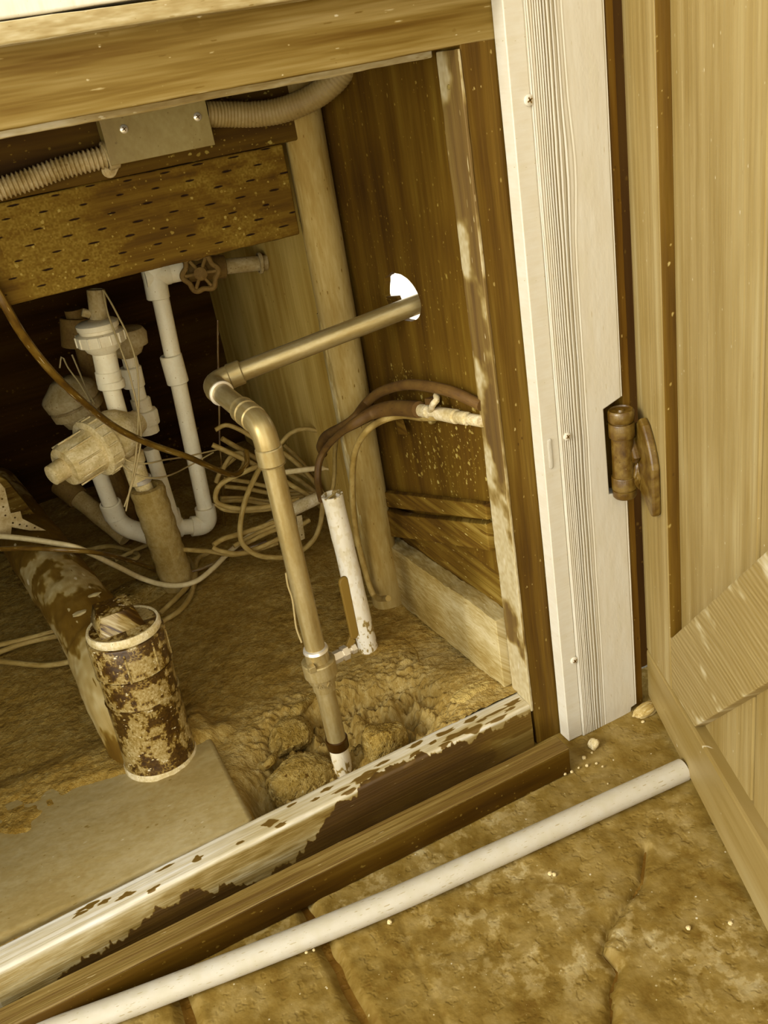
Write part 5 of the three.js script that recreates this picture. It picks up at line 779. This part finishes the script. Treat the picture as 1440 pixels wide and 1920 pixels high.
{
  const a = [-0.044, 0.3867, -0.1887], b = [-0.0365, 0.4079, -0.053], L = dist(a, b), R = 0.0063;
  const t = thing('hose_connector', a, 'pale barbed hose connector with a small tee on the side wall', 'connector');
  piece('connector_body', turned([[0, 0], [R * 1.15, 0.001], [R * 1.2, L * 0.2], [R * 0.85, L * 0.22], [R * 0.8, L * 0.34], [R * 1.2, L * 0.36], [R * 1.28, L * 0.63], [R * 1.0, L * 0.64], [R * 1.05, L * 0.68], [R * 1.15, L * 0.7], [R * 1.15, L * 0.79], [R * 0.75, L * 0.8], [R * 0.75, L * 0.85], [R * 1.0, L * 0.86], [R * 1.0, L * 1.0], [0, L]], a, b, { rad: 24 }), M.plasticDull2, t);
  piece('tee_arm', tube([lerp3(a, b, 0.22), [-0.052, 0.4115, -0.1286], [-0.05, 0.4175, -0.1222], [-0.045, 0.4183, -0.1322]], 0.0036, { rad: 10 }), M.plasticDull2, t);
  piece('wall_clip', prism([[-0.034, 0.4077, -0.1612], [-0.034, 0.4113, -0.1466], [-0.034, 0.4032, -0.1488], [-0.034, 0.3997, -0.1622]].map((p) => [p[2], p[1]]), 0.012, (u, v, w) => [-0.046 + w, v, u], { bevel: 0.001 }), M.hoseDark, t);
  tag(part('hanging_clip', prism([[-0.04, 0.3569, -0.2637], [-0.04, 0.3614, -0.2446], [-0.04, 0.34, -0.2358], [-0.04, 0.3332, -0.2614]].map((p) => [p[2], p[1]]), 0.002, (u, v, w) => [-0.041 + w, v, u], { bevel: 0.0004 }), M.rail), 'little flat strap hanging under the thick hose', 'clip');
  tag(part('nail', lump([-0.036, 0.3753, -0.1705], [0.006, 0.004, 0.005], 5, 0.3, 1), M.steel), 'small muddy nail head under the pale connector', 'nail');
}
// valve wires
const wire = (pts, label, r = 0.0013) => cable('valve_wire', pts, r, M.wire, label, 'wire', undefined, { rad: 6 });
wire([[-0.2909, 0.5248, -0.62], [-0.2959, 0.4954, -0.6], [-0.2956, 0.4533, -0.58], [-0.296, 0.418, -0.565], [-0.2983, 0.3844, -0.56], [-0.3014, 0.3491, -0.56], [-0.3086, 0.3185, -0.56], [-0.3339, 0.268, -0.56], [-0.3574, 0.2331, -0.56]], 'left of two thin wires falling from the top solenoid');
wire([[-0.2895, 0.5245, -0.62], [-0.2855, 0.5002, -0.6], [-0.2806, 0.4607, -0.58], [-0.2835, 0.4221, -0.565], [-0.2944, 0.3792, -0.56], [-0.3085, 0.335, -0.56], [-0.3222, 0.298, -0.56], [-0.3379, 0.2651, -0.56], [-0.357, 0.226, -0.56]], 'right of two thin wires falling from the top solenoid');
wire([[-0.3439, 0.3287, -0.57], [-0.3417, 0.3097, -0.57], [-0.3289, 0.2919, -0.57], [-0.3079, 0.2822, -0.57], [-0.2764, 0.2678, -0.6], [-0.2344, 0.2397, -0.66], [-0.1778, 0.2236, -0.69]], 'upper thin wire curving out to the coil');
wire([[-0.3448, 0.3257, -0.57], [-0.3432, 0.2967, -0.57], [-0.3312, 0.2756, -0.57], [-0.3102, 0.2597, -0.57], [-0.2792, 0.2421, -0.6], [-0.2389, 0.2226, -0.66], [-0.1857, 0.2214, -0.69]], 'lower thin wire curving out to the coil');
wire([[-0.3666, 0.3937, -0.8], [-0.3579, 0.4107, -0.8], [-0.3549, 0.3926, -0.79], [-0.3469, 0.3682, -0.77], [-0.3418, 0.3403, -0.75]], 'dim wire looping over the rear valve');
wire([[-0.3424, 0.409, -0.8], [-0.3403, 0.3794, -0.79], [-0.3401, 0.3572, -0.77], [-0.3363, 0.3359, -0.75]], 'dim straight wire right of the rear valve loop');
cable('hanging_wire', [[-0.1047, 0.4064, -0.78], [-0.1213, 0.3371, -0.78], [-0.1397, 0.2684, -0.77], [-0.1574, 0.2059, -0.76], [-0.1651, 0.1599, -0.76], [-0.1847, 0.052, -0.7708]], 0.0018, M.cable, 'dark wire hanging straight down behind the copper elbow', 'wire', undefined, { rad: 6 });
cable('stub_wire', [[-0.2391, 0.2448, -0.19], [-0.2402, 0.2279, -0.19], [-0.2393, 0.2108, -0.188], [-0.2418, 0.1926, -0.185], [-0.2448, 0.1754, -0.18], [-0.2451, 0.1605, -0.17]], 0.0013, M.wire, 'bent stub of wire beside the copper riser', 'wire', undefined, { rad: 6 });

// ================================================================ ON THE GROUND
{ // loose white conduit lying in front
  const P = [[0.0648, 0.0125, 0.1184], [-0.0317, 0.0125, 0.1117], [-0.123, 0.0125, 0.1056], [-0.2094, 0.0125, 0.0993], [-0.2914, 0.0125, 0.0927], [-0.3901, 0.0125, 0.0808], [-0.4834, 0.0125, 0.0673], [-0.5871, 0.0125, 0.0509], [-0.7134, 0.0125, 0.0273]], r = 0.0122;
  tag(part('plastic_conduit', tube(P, r, { seg: 120, rad: 30 }), M.conduit), 'long speckled white pipe lying loose on the stones', 'pipe');
}
{
  const c = [-0.1993, 0.03, -0.095];
  tag(part('rock', lump([c[0], 0.028, c[2]], [0.03, 0.038, 0.022], 4, 0.1, 4, 12), M.rock), 'upright pointed rock in the hole right of the copper pipe', 'rock');
  const d = [-0.2984, 0.02, -0.1219];
  tag(part('rock', lump([d[0], 0.008, d[2]], [0.047, 0.028, 0.032], 9, 0.12, 4, 14), M.rock), 'broad rounded rock in the hole left of the copper pipe', 'rock');
  const e = [-0.2843, 0.03, -0.1897];
  tag(part('rock', lump([e[0], 0.022, e[2]], [0.03, 0.022, 0.028], 14, 0.14, 4, 14), M.rock), 'clay lump beside the buried root', 'rock');
  const f = [-0.0769, 0.065, -0.0833];
  tag(part('rock', lump([f[0], 0.06, f[2]], [0.036, 0.007, 0.014], 21, 0.4), M.paleMud), 'pale flat stone behind the right end of the sill', 'rock');
}
cable('root', [[-0.3412, 0, -0.1889], [-0.3268, 0.03, -0.15], [-0.3122, 0.034, -0.1576], [-0.2981, 0.036, -0.1758], [-0.2865, 0.04, -0.1892], [-0.27, 0.042, -0.2051], [-0.2512, 0.044, -0.211], [-0.2329, 0.04, -0.2217]], (k) => 0.005 + 0.002 * Math.sin(k * 9) + 0.0012 * Math.sin(k * 40), M.rock, 'mud-coated root crossing the dug hole', 'root', undefined, { seg: 90 });
{
  const f = [-0.3672, 0.05, -0.6467];
  tag(part('flat_stone', lump([f[0], 0.048, f[2]], [0.05, 0.012, 0.035], 33, 0.25), M.rock), 'flat tan stone between drain pipe and foam sleeve', 'rock');
  tag(part('angled_board', prism([[-0.5235, 0.2862, -0.75], [-0.4987, 0.2593, -0.75], [-0.4645, 0.1509, -0.75], [-0.5575, 0.1864, -0.75]].map((p) => [p[0], p[1]]), 0.015, (a, b, k) => [a, b, -0.765 + k], { bevel: 0.001 }), M.railX), 'slanting brown board behind the perforated strap', 'board');
  tag(part('metal_tab', prism([[-0.1256, 0.1549, -0.5], [-0.117, 0.1536, -0.5], [-0.1203, 0.1138, -0.5], [-0.1285, 0.1132, -0.5]].map((p) => [p[0], p[1]]), 0.0015, (a, b, k) => [a, b, -0.5015 + k], { bevel: 0.0003, holes: [(() => { const q = [-0.1239, 0.1218, -0.5]; return circlePath(q[0], q[1], 0.0017); })()] }), M.strap), 'small drilled metal tab behind the copper riser', 'bracket');
}
cable('twig', [[-0.0896, 0.056, -0.243], [-0.09, 0.057, -0.2245], [-0.09, 0.057, -0.2063], [-0.0971, 0.056, -0.1843]], 0.0008, M.cable, 'thin dark twig on the soil by the white pipe', 'twig', undefined, { rad: 6 });
{
  const c = [0.017, 0.004, 0.0227];
  tag(part('pebble', lump([c[0], 0.006, c[2]], [0.007, 0.0065, 0.006], 6, 0.35, 2), M.lime), 'crumpled pale pebble at the foot of the casing', 'pebble');
  const w = [0.1027, 0.004, 0.0113];
  tag(part('wood_chip', lump([w[0], 0.006, w[2]], [0.016, 0.006, 0.008], 8, 0.4, 2), M.slab2), 'broken wood chip between casing and door', 'chip');
  seed(91); const proto = part('grit', lump([0, 0, 0], [0.0015, 0.0013, 0.0015], 3, 0.4, 1), M.slab2);
  tag(proto, 'tiny pale crumb of grit lying on the stones', 'grit', 'crumbs of grit on the stones');
  const spots = [[-0.0034, 0.001, 0.0313], [-0.0083, 0.001, 0.0428], [0.0024, 0.001, 0.0463], [-0.0176, 0.001, 0.0403], [-0.028, 0.001, 0.0412], [0.005, 0.001, 0.0546], [-0.0357, 0.001, 0.0398], [0.0093, 0.001, 0.0296], [-0.0068, 0.001, 0.0791], [0.0893, 0.001, 0.0223], [-0.1272, 0.001, 0.1477], [-0.1299, 0.001, 0.1442], [-0.3701, 0.001, 0.0924], [-0.3769, 0.001, 0.0908], [-0.2937, 0.001, 0.1053], [-0.0621, 0.001, 0.2651], [-0.0276, 0.001, 0.2824]];
  spots.forEach((p, i) => { const o = i ? proto.clone() : proto; if (i) { o.name = numbered('grit'); scene.add(o); } o.position.set(p[0], 0.0015, p[2]); o.rotation.set(rr(0, 6), rr(0, 6), 0); o.scale.setScalar(rr(0.6, 1.6)); });
}
renderer.render(scene, camera);
